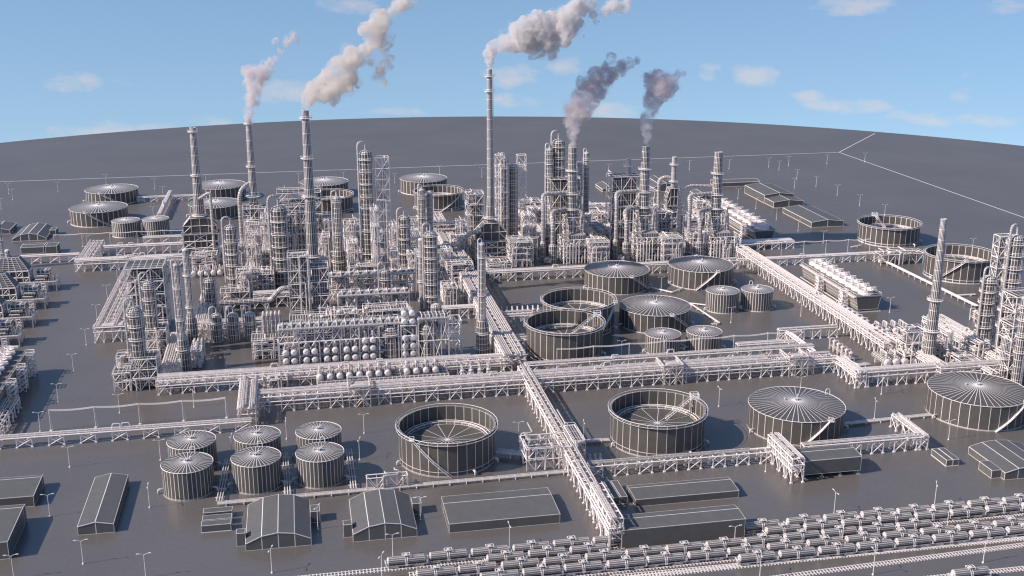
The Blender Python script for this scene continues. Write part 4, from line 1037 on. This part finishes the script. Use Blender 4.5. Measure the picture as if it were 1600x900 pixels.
for i in range(5): exchanger(f'{ordn(i, 5)} of five exchangers in front of the leftmost furnace', off(p, i*3.75, 0), r=1.5, L=8, z=2.3, group=grp)
grp = 'four exchangers beside the right spine rack, back group'; p = G(1374, 527)
for i in range(4): exchanger(f'{ordn(i, 4)} of the far four exchangers beside the right spine', off(p, i*4.4, 0), r=1.6, L=10, z=2.6, group=grp)
grp = 'four exchangers inside the square rack loop'; p = G(1387, 577)
for i in range(4): exchanger(f'{ordn(i, 4)} of the near four exchangers inside the square rack loop', off(p, i*4.3, 0), r=1.75, L=13, z=2.9, group=grp)
grp = 'exchangers in the inner courtyard'; p = G(592, 505)
for i in range(4): exchanger(f'{ordn(i, 4)} of four exchangers behind the long air cooler bank', off(p, i*4.3, 0), r=1.5, L=8, z=2.5, group=grp)
grp = 'exchangers before the middle cooler bank'; p = G(531, 478)
for i in range(4): exchanger(f'{ordn(i, 4)} of four exchangers between the two inner cooler banks', off(p, i*4.4, 0), r=1.4, L=8, z=2.5, group=grp)
ER = equipment_row
ER('of five front vertical pumps left of the exchanger deck', (411, 612), 444, 5, group='vertical pumps left of the exchanger deck', s=1.1, tall=3)
ER('of five rear vertical pumps left of the exchanger deck', (412, 600), 446, 5, group='vertical pumps left of the exchanger deck', s=1.1, tall=4.5)
ER('of four tall pumps at the right end of the exchanger deck', (716, 600), 770, 4, group='tall pumps right of the exchanger deck', s=1.6, tall=4.2)
ER('of nine pumps along the rack between spine and farm', (772, 490), 845, 9, group='pumps beside the farther open farm tank', s=.9, tall=1.8)
ER('of eight pumps right of the pump house frame', off(G(918, 722), 0, 0), 6.0, 3, group='pumps by the spine junction', s=.9, tall=1.5)
def row_v(label, p, n, sp, s, tall, group):
    f = None
    for i in range(n):
        q = off(p, 0, -i*sp); lb = f'{["farthest", "second farthest", "third farthest", "fourth farthest", "fifth farthest", "nearest"][i] if i < n-1 else "nearest"} {label}'
        if f is None:
            f = thing('vertical_drum', lb, 'drum', q, group)
            m = MB(); m.column(0, 0, 1.2*s, tall, 1.3*s, 10, 1.2, bot=True); part('shell', m, M_PIPE, f)
            m = MB(); m.frame(-1.3*s, -1.3*s, 1.3*s, 1.3*s, [0, 1.6*s], 1, 1, .25, False); part('stand', m, M_PIPE, f)
            m = MB(); m.bend([(0, 0, tall-.2), (0, 0, tall+1), (-2.4*s, 0, tall+1), (-2.4*s, 0, .2)], .6, .3, 6, seg=2); part('pipe', m, M_PIPE, f)
        else: copy_thing(f, q, lb)
p = G(1301, 508)
row_v('of six drums along the right spine, upper line', off(p, 9, 8), 6, 5.2, 1.15, 8.2, 'drums along the right spine')
row_v('of six drums along the right spine, lower line', off(p, 9.5, -28), 6, 4.8, 1.15, 8.2, 'drums along the right spine')
row_v('of five low drums left of the right spine', off(G(1303, 545), 0, 0), 5, 4.2, 1.0, 4.6, 'low drums left of the right spine')
row_v('of five barrels beside the broad bundle rack', off(G(1522, 500), 0, 0), 5, 4.2, 1.1, 5.5, 'barrels beside the broad bundle rack')
# curved ducts
def duct(label, o, pts, r, bendr=2.5, n=10, M=None, supports=()):
    t = thing('duct', label, 'duct', o); m = MB(); m.bend(pts, bendr, r, n, sub=2.4, seg=4); part('tube', m, M or M_PIPE, t)
    for (x, y, z) in supports: m = MB(); m.frame(x-1, y-1, x+1, y+1, [0, z/2, z], 1, 1, .3); part('support', m, M_PIPE, t)
    return t
o = G(346, 510); L = LU(o, 425)
duct('long fat duct with a raised bend joining the left braced tower', o, [(0, 0, 12.5), (L, 0, 12.5), (L+5.5, 0, 18.5), (L+13, 1, 18.5)], 1.35, 1.5, supports=((3, 0, 11), (L*.45, 0, 11), (L-2, 0, 11)))
o = G(402, 402); z = HG(o, 286); duct('elbow duct leaving the second smoking stack to the left', off(o, 0, -.0), [(-2, 0, z), (-7, -2, z-3), (-8.5, -3, z-8), (-8.5, -3, 2)], 1.15, 2.6)
o = G(336, 404); z = HG(o, 300); duct('thin elbow duct right of the leftmost furnace stack', o, [(-7, 0, z-4), (0, 0, z), (0, 0, 2)], .9, 2)
o = G(742, 412); z = HG(o, 364); duct('sloping duct from the tallest chimney furnace to the spine rack', o, [(4, 0, z+1), (-3, 0, z), (-11, 0, z-7), (-24, -1, z-7.5)], 1.3, 2, supports=((-18, -1, z-9),))
o = G(1040, 352); z = HG(o, 279); duct('arched duct over the pale furnace behind the second stack', o, [(-6, 0, 3), (-6, 0, z), (0, 0, z+1.5), (6, 0, z-1), (6, 0, z-9)], 1.2, 3)
o = G(1066, 392); z = HG(o, 290); duct('horizontal duct meeting the third twin-duct stack high up', o, [(-3, 0, 2), (-3, 0, z-3), (2, 0, z), (17.5, 0, z-1)], 1.0, 3, M=M_STEEL)
# ---- trains and tracks
ROWS = [[(607, 877), (673, 869), (738, 863), (803, 857), (866, 850), (928, 845), None, (1165, 822), (1230, 815), (1288, 809), (1346, 804), (1402, 799), (1457, 793), (1513, 787), (1567, 782)],
        [(762, 873), (827, 866), (892, 860), None, (1197, 829), (1257, 823), (1316, 817), (1373, 811), (1430, 806), (1485, 801), (1541, 795), (1597, 790)],
        [(652, 897), (718, 890), (785, 884), (851, 878), (916, 871), (979, 865), (1042, 858), (1104, 852), (1164, 846), (1226, 839), (1285, 833), (1344, 828), (1402, 822)],
        [(752, 902), (818, 895), (883, 888), (950, 882), (1012, 875), (1076, 868), (1138, 862), (1200, 855), (1262, 849), (1322, 843), (1381, 837), (1439, 831), (1496, 825), (1553, 819)],
        [(1155, 872.5), (1218, 866), (1280, 860), (1340, 853.5), (1400, 847), (1458, 841), (1516, 834.5), (1573, 828.5)],
        [(1488, 897)]]
RN = ['the farthest siding', 'the second siding from the back', 'the third siding from the back', 'the fourth siding from the back', 'the fifth siding from the back', 'the front siding by the bottom edge']
AR = math.atan2(*(lambda d: (d[1], d[0]))(G(1567, 787)-G(607, 882)))
for ri, row in enumerate(ROWS):
    row = [q for q in row if q]
    # straight line through the row, cars at even spacing where seen
    for ci, q in enumerate(row):
        p = G(q[0], q[1]+11); nm = ORD[ci] if len(row) > 1 else 'only'
        tank_car(p, f'{nm} tank car on {RN[ri]}', AR)
def trk(label, x0, y0, x1, y1):
    p, q = G(x0, y0), G(x1, y1); d = q-p; return track(label, p, d.length, math.atan2(d[1], d[0]))
for ri, (e0, e1) in enumerate([((455, 899), (1640, 783)), ((640, 893.5), (1640, 794.5)), ((560, 915), (1640, 807)), ((600, 925), (1640, 818)), ((950, 902), (1640, 829))]):
    a = ROWS[ri]; a = [q for q in a if q]; q0, q1 = a[0], a[-1]; sl = (q1[1]-q0[1])/(q1[0]-q0[0])
    f = lambda x: q0[1]+12.5+(x-q0[0])*sl
    trk(f'track under {RN[ri]}', e0[0], f(e0[0]), e1[0], f(e1[0]))
trk('empty track in front of the sidings at lower right, upper one', 955, 902, 1640, 837.5)
trk('empty track branching across the lower right corner', 1180, 907, 1640, 846)
trk('front track at the bottom right corner', 1380, 911, 1640, 884)
# ---- lamps
LM = [(130, 881, 'at lower left, nearest the long gable shed front'), (91, 628, 'left, between cooling tower and low rack'), (63, 674, 'at far left above the low narrow rack'), (187, 645, 'behind the low narrow rack, left part'), (303, 636, 'behind the low narrow rack, right part'),
      (109, 730, 'between low rack and gable shed'), (251, 719, 'left of the six tanks'), (234, 793, 'right of the gable shed'), (78, 807, 'right of the left edge sheds'), (228, 903, 'bottom edge, below the gable shed'), (22, 905, 'in the bottom left corner'),
      (448, 686, 'behind the middle back-row tank'), (569, 677, 'left of the left open foreground tank'), (562, 718, 'beside the right back-row tank'), (363, 712, 'between left and middle back-row tanks'), (657, 812, 'right of the second arched hall'), (497, 827, 'right of the first arched hall'),
      (425, 895, 'below the first arched hall'), (614, 871, 'below the second arched hall'), (796, 856, 'below the wide low shed'), (597, 905, 'at the bottom edge by the first track'), (810, 690, 'right of the left open foreground tank'), (912, 690, 'left of the middle foreground tank'),
      (1123, 635, 'between middle and right foreground tanks'), (1147, 858, 'on the right end of the loading shed'), (1187, 903, 'bottom edge, right of the loading shed'), (1196, 737, 'on the low rack left of the elevated shed'), (1250, 617, 'behind the right foreground cone tank'), (1377, 616, 'below the square rack loop'),
      (1366, 654, 'between the two big cone tanks'), (1482, 687, 'below the right edge tank'), (1303, 803, 'behind the sidings, left of right corner'), (1460, 790, 'behind the sidings, near right corner'), (1316, 847, 'among the tank cars, left'), (1480, 822, 'among the tank cars, right'),
      (1364, 898, 'on the empty tracks, bottom right'), (1536, 879, 'in the bottom right corner'), (14, 303, 'far left, by the left edge'), (20, 312, 'far left, second from the edge'), (91, 300, 'far left, left of the two large tanks'), (2, 327, 'cut by the left edge in the back'),
      (242, 295, 'right of the far left tanks, farther'), (255, 308, 'right of the far left tanks, nearer'), (166, 288, 'behind the farther far left tank'), (322, 288, 'behind the first furnace stack'), (240, 340, 'behind the two small far left tanks'), (137, 388, 'at the upper left loop, left'), (229, 386, 'at the upper left loop, right'),
      (467, 286, 'far back, left of third stack tank'), (537, 284, 'far back, right of third stack tank'), (617, 286, 'far back, left of the cone tank'), (687, 273, 'far back, behind the cone tank'), (753, 277, 'far back, left of the tallest chimney'), (951, 271, 'far back, left of the short stack'),
      (1014, 269, 'far back, right of the middle stack'), (1077, 265, 'far back, left of the third stack'), (1139, 264, 'far back, right of the third stack'), (1153, 311, 'below the flat far right shed'), (1181, 326, 'left of the double shed'), (1201, 261, 'far right field, first'), (1217, 266, 'far right field, second'),
      (1232, 259, 'far right field, third'), (1245, 280, 'far right field, upper of a close pair'), (1241, 294, 'far right field, lower of a close pair'), (1275, 291, 'far right field, right of the close pair'), (1292, 256, 'just under the pale seam corner'), (1308, 305, 'behind the wide gabled shed'),
      (1343, 321, 'right of the wide gabled shed'), (1382, 337, 'behind the far right open tank'), (1351, 253, 'standing on the slanting seam'), (1247, 361, 'left of the wide gabled shed front'), (1286, 380, 'below the wide gabled shed'), (1213, 343, 'left below the double shed'), (135, 539, 'in the left yard, upper'),
      (115, 580, 'in the left yard, lower'), (168, 468, 'left of the wide bundle rack, upper'), (152, 500, 'left of the wide bundle rack, lower'), (184, 441, 'below the upper left loop'), (353, 573, 'in the shaded yard behind the front rack'), (1033, 455, 'between the two back farm tanks'),
      (1142, 504, 'below the back small farm tanks'), (971, 558, 'right of the nearer open farm tank'), (1390, 488, 'right of the long cooling tower'), (1251, 494, 'left of the right spine rack'), (1519, 392, 'behind the right open tank'), (885, 432, 'on the rack before the first twin-duct stack')]
for i, (x, y, w) in enumerate(LM):
    lamp(x, y, f'lamp post {w}', rot=(R(12) if y < 600 or x < 150 or i % 3 == 0 else R(75)+R(9)*(i % 4)))
# steam-free check: labels must be unique
seen = {}
for o in THINGS:
    l = o['label']; n = len(l.split())
    if l in seen: print('DUP LABEL', l)
    if n < 4 or n > 16: print('LABEL LENGTH', n, l)
    seen[l] = 1
def build_ground():
    m = MB(); n = 360
    m.vcyl(0, 0, [(-30, GR), (0, GR)], n, cap0=True, cap1=True)
    me = m.mesh('ground')
    g = bpy.data.materials.new('dark_sealed_ground'); g.use_nodes = True; N = g.node_tree.nodes; L = g.node_tree.links; b = N['Principled BSDF']
    tc = N.new('ShaderNodeTexCoord'); t1 = N.new('ShaderNodeTexNoise'); t1.inputs['Scale'].default_value = .012; t1.inputs['Detail'].default_value = 8; t1.inputs['Roughness'].default_value = .6
    L.new(tc.outputs['Object'], t1.inputs['Vector'])
    cr = N.new('ShaderNodeValToRGB'); cr.color_ramp.elements[0].position = .35; cr.color_ramp.elements[0].color = (*GROUND_A, 1); cr.color_ramp.elements[1].position = .68; cr.color_ramp.elements[1].color = (*GROUND_B, 1)
    L.new(t1.outputs[0], cr.inputs[0]); 
    t2 = N.new('ShaderNodeTexNoise'); t2.inputs['Scale'].default_value = .55; t2.inputs['Detail'].default_value = 9; t2.inputs['Roughness'].default_value = .7; L.new(tc.outputs['Object'], t2.inputs['Vector'])
    mr = N.new('ShaderNodeMapRange'); L.new(t2.outputs[0], mr.inputs[0]); mr.inputs['To Min'].default_value = .82; mr.inputs['To Max'].default_value = 1.18
    vm = N.new('ShaderNodeVectorMath'); vm.operation = 'SCALE'; L.new(cr.outputs[0], vm.inputs[0]); L.new(mr.outputs[0], vm.inputs['Scale']); L.new(vm.outputs[0], b.inputs['Base Color'])
    b.inputs['Roughness'].default_value = G_ROUGH; b.inputs['Specular IOR Level'].default_value = G_SPEC
    bp = N.new('ShaderNodeBump'); bp.inputs['Strength'].default_value = .25; bp.inputs['Distance'].default_value = .15; L.new(t2.outputs[0], bp.inputs['Height']); L.new(bp.outputs[0], b.inputs['Normal'])
    df = N.new('ShaderNodeBsdfDiffuse'); gl = N.new('ShaderNodeBsdfGlossy'); gl.inputs['Roughness'].default_value = .24; lw = N.new('ShaderNodeLayerWeight'); lw.inputs[0].default_value = .35
    fr_ = N.new('ShaderNodeMapRange'); L.new(lw.outputs['Facing'], fr_.inputs[0]); fr_.inputs['To Min'].default_value = .07; fr_.inputs['To Max'].default_value = .29
    ms = N.new('ShaderNodeMixShader'); L.new(fr_.outputs[0], ms.inputs[0]); L.new(vm.outputs[0], df.inputs[0]); L.new(df.outputs[0], ms.inputs[1]); L.new(gl.outputs[0], ms.inputs[2]); N.remove(bp)
    L.new(ms.outputs[0], N['Material Output'].inputs['Surface']); N.remove(b)
    me.materials.append(g)
    o = bpy.data.objects.new('ground', me); COL.objects.link(o); o.location = GC; o['kind'] = 'structure'; o['wire'] = 0.0
    o['label'] = 'dark smooth round ground sheet the whole plant stands on'; o['category'] = 'ground'
    def seam(label, a, b, w):
        P, Q = G(*a), G(*b); d = (Q-P).normalized(); nn = Vector((-d[1], d[0], 0))*w/2; m = MB(); z = .06
        m.box(0, -w/2, 0, (Q-P).length, w/2, z, bottom=False)
        o = bpy.data.objects.new('ground_seam', m.mesh('ground_seam')); o.data.materials.append(M_LINE); COL.objects.link(o); o.location = P; o.rotation_euler = (0, 0, math.atan2(d[1], d[0])); o['kind'] = 'structure'; o['wire'] = .2
        o['label'] = label; o['category'] = 'ground seam'
    seam('long pale seam running across the far ground', (-45, 285.6), (1311, 238), .95)
    seam('pale seam slanting down to the right edge', (1311, 238), (1640, 354), .8)
    seam('short pale seam from the corner to the horizon', (1311, 238), (1367, 208.5), .9)
def simple_mat(name, col, rough=.6):
    m = bpy.data.materials.new(name); m.use_nodes = True; b = m.node_tree.nodes['Principled BSDF']
    N = m.node_tree.nodes; t = N.new('ShaderNodeTexNoise'); t.inputs['Scale'].default_value = .4; r = N.new('ShaderNodeValToRGB')
    r.color_ramp.elements[0].color = (*[c*.93 for c in col], 1); r.color_ramp.elements[1].color = (*col, 1); m.node_tree.links.new(t.outputs[0], r.inputs[0]); m.node_tree.links.new(r.outputs[0], b.inputs['Base Color'])
    b.inputs['Roughness'].default_value = rough; return m
GROUND_A, GROUND_B, G_ROUGH, G_SPEC = (.130, .114, .106), (.150, .133, .124), .3, .22
M_LINE = simple_mat('pale_seam_paint', (.72, .68, .67))
build_ground()
# ------------------------------------------------------------------ world
def build_world():
    w = bpy.data.worlds.new('World'); SC.world = w; w.use_nodes = True; nt = w.node_tree; N = nt.nodes; L = nt.links
    bg = N['Background']; bg.inputs['Strength'].default_value = SKY_STR
    sky = N.new('ShaderNodeTexSky'); sky.sky_type = 'NISHITA'; sky.sun_disc = False; sky.sun_elevation = SUN_EL; sky.sun_rotation = SUN_ROT; sky.air_density = 1.0; sky.dust_density = .7; sky.ozone_density = 1.6
    tc = N.new('ShaderNodeTexCoord'); sep = N.new('ShaderNodeSeparateXYZ'); L.new(tc.outputs['Generated'], sep.inputs[0])
    def mth(op, a, c=None, cl=False):
        n = N.new('ShaderNodeMath'); n.operation = op; n.use_clamp = cl
        for i, q in enumerate((a, c)):
            if q is None: continue
            if isinstance(q, (int, float)): n.inputs[i].default_value = q
            else: L.new(q, n.inputs[i])
        return n.outputs[0]
    z = mth('ADD', mth('MULTIPLY', sep.outputs[2], SKY_K), SKY_B)     # the sky carries on below eye level: the ground sheet is small and high up
    z = mth('MAXIMUM', z, .03)
    cb = N.new('ShaderNodeCombineXYZ'); L.new(sep.outputs[0], cb.inputs[0]); L.new(sep.outputs[1], cb.inputs[1]); L.new(z, cb.inputs[2])
    nm = N.new('ShaderNodeVectorMath'); nm.operation = 'NORMALIZE'; L.new(cb.outputs[0], nm.inputs[0]); L.new(nm.outputs[0], sky.inputs[0])
    # clouds: soft patches at fixed bearings, broken up with noise
    az = mth('ARCTAN2', sep.outputs[0], sep.outputs[1])
    nz = N.new('ShaderNodeTexNoise'); nz.inputs['Scale'].default_value = 30; nz.inputs['Detail'].default_value = 9; nz.inputs['Roughness'].default_value = .62; 
    mp = N.new('ShaderNodeMapping'); mp.inputs['Scale'].default_value = (1, 1, 2.2); L.new(tc.outputs['Generated'], mp.inputs[0]); L.new(mp.outputs[0], nz.inputs[0])
    tot = None
    for (px, py, wx, wy, s_) in CLOUDS:
        d = Vector(((px-800)/F, CC+(450-py)/F*SS, -SS+(450-py)/F*CC)).normalized()
        a0 = math.atan2(d[0], d[1]); z0 = d[2]
        e = mth('ADD', mth('POWER', mth('ABSOLUTE', mth('DIVIDE', mth('SUBTRACT', az, a0), wx/F)), 2), mth('POWER', mth('ABSOLUTE', mth('DIVIDE', mth('SUBTRACT', sep.outputs[2], z0), wy/F)), 2))
        g = mth('MULTIPLY', mth('SUBTRACT', 1, e, True), s_)
        tot = g if tot is None else mth('MAXIMUM', tot, g)
    n2 = mth('SUBTRACT', mth('ADD', tot, mth('MULTIPLY', nz.outputs[0], 2.6)), 1.62, False)
    hz = N.new('ShaderNodeMapRange'); L.new(n2, hz.inputs[0]); hz.inputs['From Min'].default_value = 0.02; hz.inputs['From Max'].default_value = .75; hz.inputs['To Max'].default_value = .44
    edge = N.new('ShaderNodeMapRange'); L.new(tot, edge.inputs[0]); edge.inputs['From Max'].default_value = .25
    fac = mth('MULTIPLY', hz.outputs[0], edge.outputs[0], True)
    hs = N.new('ShaderNodeHueSaturation'); L.new(sky.outputs[0], hs.inputs['Color']); hs.inputs['Hue'].default_value = SKY_HUE; hs.inputs['Saturation'].default_value = SKY_SAT; hs.inputs['Value'].default_value = SKY_VAL
    mx = N.new('ShaderNodeMix'); mx.data_type = 'RGBA'; L.new(fac, mx.inputs[0]); L.new(hs.outputs[0], mx.inputs[6]); mx.inputs[7].default_value = (*CLOUD_COL, 1)
    L.new(mx.outputs[2], bg.inputs[0])
CLOUDS = [(120, 129, 60, 22, .9), (185, 127, 34, 14, .5), (165, 208, 150, 24, .8), (325, 192, 60, 18, .7), (450, 142, 85, 24, .9), (545, 8, 70, 24, .7), (800, 118, 60, 26, .9), (885, 105, 40, 20, .7), (800, 158, 60, 18, .8), (960, 176, 80, 22, .8), (1107, 113, 26, 20, .7), (1180, 119, 48, 26, .95), (1268, 153, 40, 14, .8), (1320, 165, 90, 18, .9), (1440, 184, 75, 15, .85), (1540, 187, 70, 14, .8), (1505, 150, 24, 18, .7), (1510, 123, 26, 14, .5), (1330, 6, 80, 22, .9), (1580, 8, 50, 22, .9), (620, 175, 80, 10, .5)]
CLOUDS = [(a, b, c*.95, d*.95, min(1, e*1.05)) for a, b, c, d, e in CLOUDS]
SUN_EL, SUN_AZ = R(37), R(19)                  # shadows run towards +x and a little away from the camera
SUN_ROT = R(251)                               # same bearing for the sky
SKY_STR, SKY_K, SKY_B, SKY_HUE, SKY_SAT, SKY_VAL = .118, .85, .28, .5, 1.1, 1.0
CLOUD_COL = (5.4, 4.7, 4.4)
build_world()
sd = bpy.data.lights.new('sun', 'SUN'); sd.energy = 3.9; sd.angle = R(.53); sd.color = (1.0, .905, .815)
so = bpy.data.objects.new('sun', sd); COL.objects.link(so); so.location = (-200, 0, 300)
dv = Vector((math.cos(SUN_AZ)*math.cos(SUN_EL), math.sin(SUN_AZ)*math.cos(SUN_EL), -math.sin(SUN_EL)))
so.rotation_euler = dv.to_track_quat('-Z', 'Y').to_euler()
cd = bpy.data.cameras.new('camera'); co = bpy.data.objects.new('camera', cd); COL.objects.link(co); SC.camera = co
co.location = (0, 0, CH); co.rotation_euler = (math.pi/2-PITCH, 0, 0); cd.sensor_width = 36; cd.lens = 36*F/1600; cd.clip_end = 20000; cd.clip_start = 1
SC.view_settings.view_transform = 'Standard'; SC.view_settings.look = 'None'; SC.view_settings.exposure = .36; SC.view_settings.gamma = 1
SC.cycles.max_bounces = 6; SC.cycles.volume_bounces = 5; SC.cycles.transparent_max_bounces = 8
SC.cycles.use_denoising = True; SC.cycles.filter_width = 1.2


# ================================================================== SMOKE
def smoke(key, label, pts, col, dens, aniso=.3, seed=1, low=None):
    loc, h = SM[key]; Y = loc[1]; rnd = random.Random(seed)
    def W(px, py):                             # a point of the plume in the upright plane above its stack
        k = (450-py)/F; z = Y*(k*CC-SS)/(CC+k*SS)+CH; zc = Y*CC-(z-CH)*SS
        return Vector(((px-800)/F*zc, Y, z)), zc/F
    import bmesh
    from mathutils import Matrix
    top = Vector((loc[0], loc[1], h)); d0 = W(*pts[0][:2])[0]-top; d0[2] = 0
    ztop = max(W(p[0], p[1])[0][2] for p in pts)
    def hull(name, sc, dsp, vox):
        bm = bmesh.new(); rn = random.Random(seed)
        for i, (px, py, r) in enumerate(pts):
            c, s_ = W(px, py); R_ = r*s_*1.36; c = c-d0*max(0, 1-i/3)
            c[1] += rn.uniform(-.3, .3)*R_
            k = 1 if r < 6 else (6 if r < 13 else 10)
            for j in range(k):
                v = Vector((rn.gauss(0, 1), rn.gauss(0, 1), rn.gauss(0, 1))).normalized()*R_*(rn.uniform(.3, .6) if j else 0)
                rr = R_*(.78 if j == 0 else rn.uniform(.35, .55)) if k > 1 else R_*.85
                bmesh.ops.create_icosphere(bm, subdivisions=2, radius=rr*(sc if r > 5.5 else 1), matrix=Matrix.Translation(c+v))
        me = bpy.data.meshes.new(name); bm.to_mesh(me); bm.free()
        o = bpy.data.objects.new(name, me); COL.objects.link(o)
        md = o.modifiers.new('r', 'REMESH'); md.mode = 'VOXEL'; md.voxel_size = vox
        for sz, st in dsp:
            tx = bpy.data.textures.new('puff', 'CLOUDS'); tx.noise_scale = sz; tx.noise_depth = 3
            md = o.modifiers.new('d', 'DISPLACE'); md.texture = tx; md.strength = st; md.mid_level = .5; md.texture_coords = 'GLOBAL'
        dg = bpy.context.evaluated_depsgraph_get(); m2 = bpy.data.meshes.new_from_object(o.evaluated_get(dg)); o.modifiers.clear(); o.data = m2; m2.name = name
        for pl in m2.polygons: pl.use_smooth = True
        o['wire'] = 0.0
        return o
    def vol(o, dn, lo, colr):
        m = bpy.data.materials.new('smoke_'+key); m.use_nodes = True; N = m.node_tree.nodes; L = m.node_tree.links; N.remove(N['Principled BSDF'])
        pv = N.new('ShaderNodeVolumePrincipled'); pv.inputs['Anisotropy'].default_value = aniso
        tc = N.new('ShaderNodeTexCoord'); nz = N.new('ShaderNodeTexNoise'); nz.inputs['Scale'].default_value = .17; nz.inputs['Detail'].default_value = 6; nz.inputs['Roughness'].default_value = .62; nz.inputs['Distortion'].default_value = .8
        L.new(tc.outputs['Object'], nz.inputs[0]); mr = N.new('ShaderNodeMapRange'); mr.inputs['From Min'].default_value = .40; mr.inputs['From Max'].default_value = .62; mr.inputs['To Min'].default_value = lo; mr.inputs['To Max'].default_value = dn
        L.new(nz.outputs[0], mr.inputs[0]); L.new(mr.outputs[0], pv.inputs['Density'])
        sp = N.new('ShaderNodeSeparateXYZ'); L.new(tc.outputs['Object'], sp.inputs[0]); zr = N.new('ShaderNodeMapRange'); L.new(sp.outputs[2], zr.inputs[0]); zr.inputs['From Min'].default_value = h+(ztop-h)*.15; zr.inputs['From Max'].default_value = h+(ztop-h)*.6
        mc = N.new('ShaderNodeMix'); mc.data_type = 'RGBA'; L.new(zr.outputs[0], mc.inputs[0]); mc.inputs[6].default_value = (*(low or colr), 1); mc.inputs[7].default_value = (*colr, 1); L.new(mc.outputs[2], pv.inputs['Color'])
        L.new(pv.outputs[0], N['Material Output'].inputs['Volume']); o.data.materials.clear(); o.data.materials.append(m)
    o = hull('smoke_plume', 1.0, ((9, 4.4), (3.2, 3.0), (1.2, 1.3)), .75); vol(o, dens*3.4, dens*.12, col)
    q = hull('thin_outer_smoke', 1.2, ((8, 6), (3, 3.4)), 1.0); vol(q, dens*.4, 0.0, col); q.parent = o
    o['label'] = label; o['category'] = 'smoke'; o['group'] = 'smoke plumes'; THINGS.append(o)
    return o
smoke('a', 'thin pinkish smoke plume over the second stack from left, with loose puffs', [(388, 183, 5.5), (391, 170, 8.5), (394, 158, 11), (396, 145, 12.5), (398, 130, 14), (400, 118, 15), (387, 112, 10), (410, 116, 13), (418, 106, 11), (426, 96, 8), (432, 90, 5), (438, 80, 4), (447, 68, 5), (452, 60, 7), (459, 54, 6), (463, 62, 5), (465, 70, 3), (427, 66, 4), (433, 62, 4)], (.94, .88, .88), .17, seed=3)
smoke('b', 'long billowing pale smoke plume rising right from the thick stack', [(478, 169, 5), (480, 160, 8), (485, 150, 11), (494, 143, 13), (500, 131, 10), (508, 145, 14), (515, 125, 16), (520, 150, 11), (530, 133, 18), (527, 105, 15), (542, 118, 18), (545, 98, 15), (520, 160, 7), (556, 96, 12), (545, 78, 10), (560, 84, 11), (572, 78, 11), (580, 98, 7), (585, 62, 14), (575, 45, 11), (592, 48, 16), (590, 28, 13), (600, 32, 12), (606, 66, 9), (614, 62, 6), (600, 82, 7), (612, 88, 6), (604, 100, 9), (594, 112, 8), (584, 122, 7), (598, 128, 7), (622, 14, 9), (630, 6, 12), (642, 3, 9), (560, 136, 4), (612, 20, 6), (660, 16, 3)], (.96, .91, .87), .2, seed=5)
smoke('c', 'thick white smoke plume blowing right from the tallest chimney', [(765, 105, 4), (765, 95, 6), (765, 84, 8), (769, 76, 10), (781, 72, 12), (794, 66, 15), (803, 44, 11), (812, 58, 18), (824, 44, 17), (832, 66, 19), (846, 50, 22), (842, 34, 15), (860, 62, 18), (868, 42, 21), (850, 80, 9), (862, 88, 6), (886, 30, 17), (882, 52, 15), (892, 44, 12), (900, 14, 15), (915, 6, 13), (903, 34, 8), (926, 22, 7), (932, 34, 5), (947, 18, 9), (958, 8, 11), (972, 12, 10), (980, 2, 8), (891, 68, 4), (912, 58, 3)], (.97, .94, .935), .25, seed=8)
smoke('d', 'dark mauve smoke plume leaning right from the left twin-duct stack', [(889.5, 226, 4.5), (890, 214, 7), (892, 203, 10), (895, 190, 13), (893, 174, 13), (905, 172, 16), (906, 152, 15), (918, 154, 17), (922, 134, 17), (934, 136, 15), (932, 118, 14), (945, 122, 15), (952, 108, 13), (962, 112, 12), (955, 90, 8), (972, 104, 10), (983, 98, 7), (994, 94, 4), (938, 148, 8)], (.83, .765, .79), .13, seed=9, low=(.93, .87, .85))
smoke('e', 'dark topped smoke plume over the middle twin-duct stack', [(1003.5, 221, 4.5), (1005, 210, 7), (1009, 198, 9), (1012, 184, 11), (1018, 172, 12), (1020, 158, 13), (1026, 148, 15), (1018, 128, 13), (1030, 134, 19), (1030, 122, 14), (1044, 134, 15), (1052, 126, 10), (1060, 118, 6), (1068, 114, 3)], (.84, .785, .81), .13, seed=11, low=(.95, .90, .87))
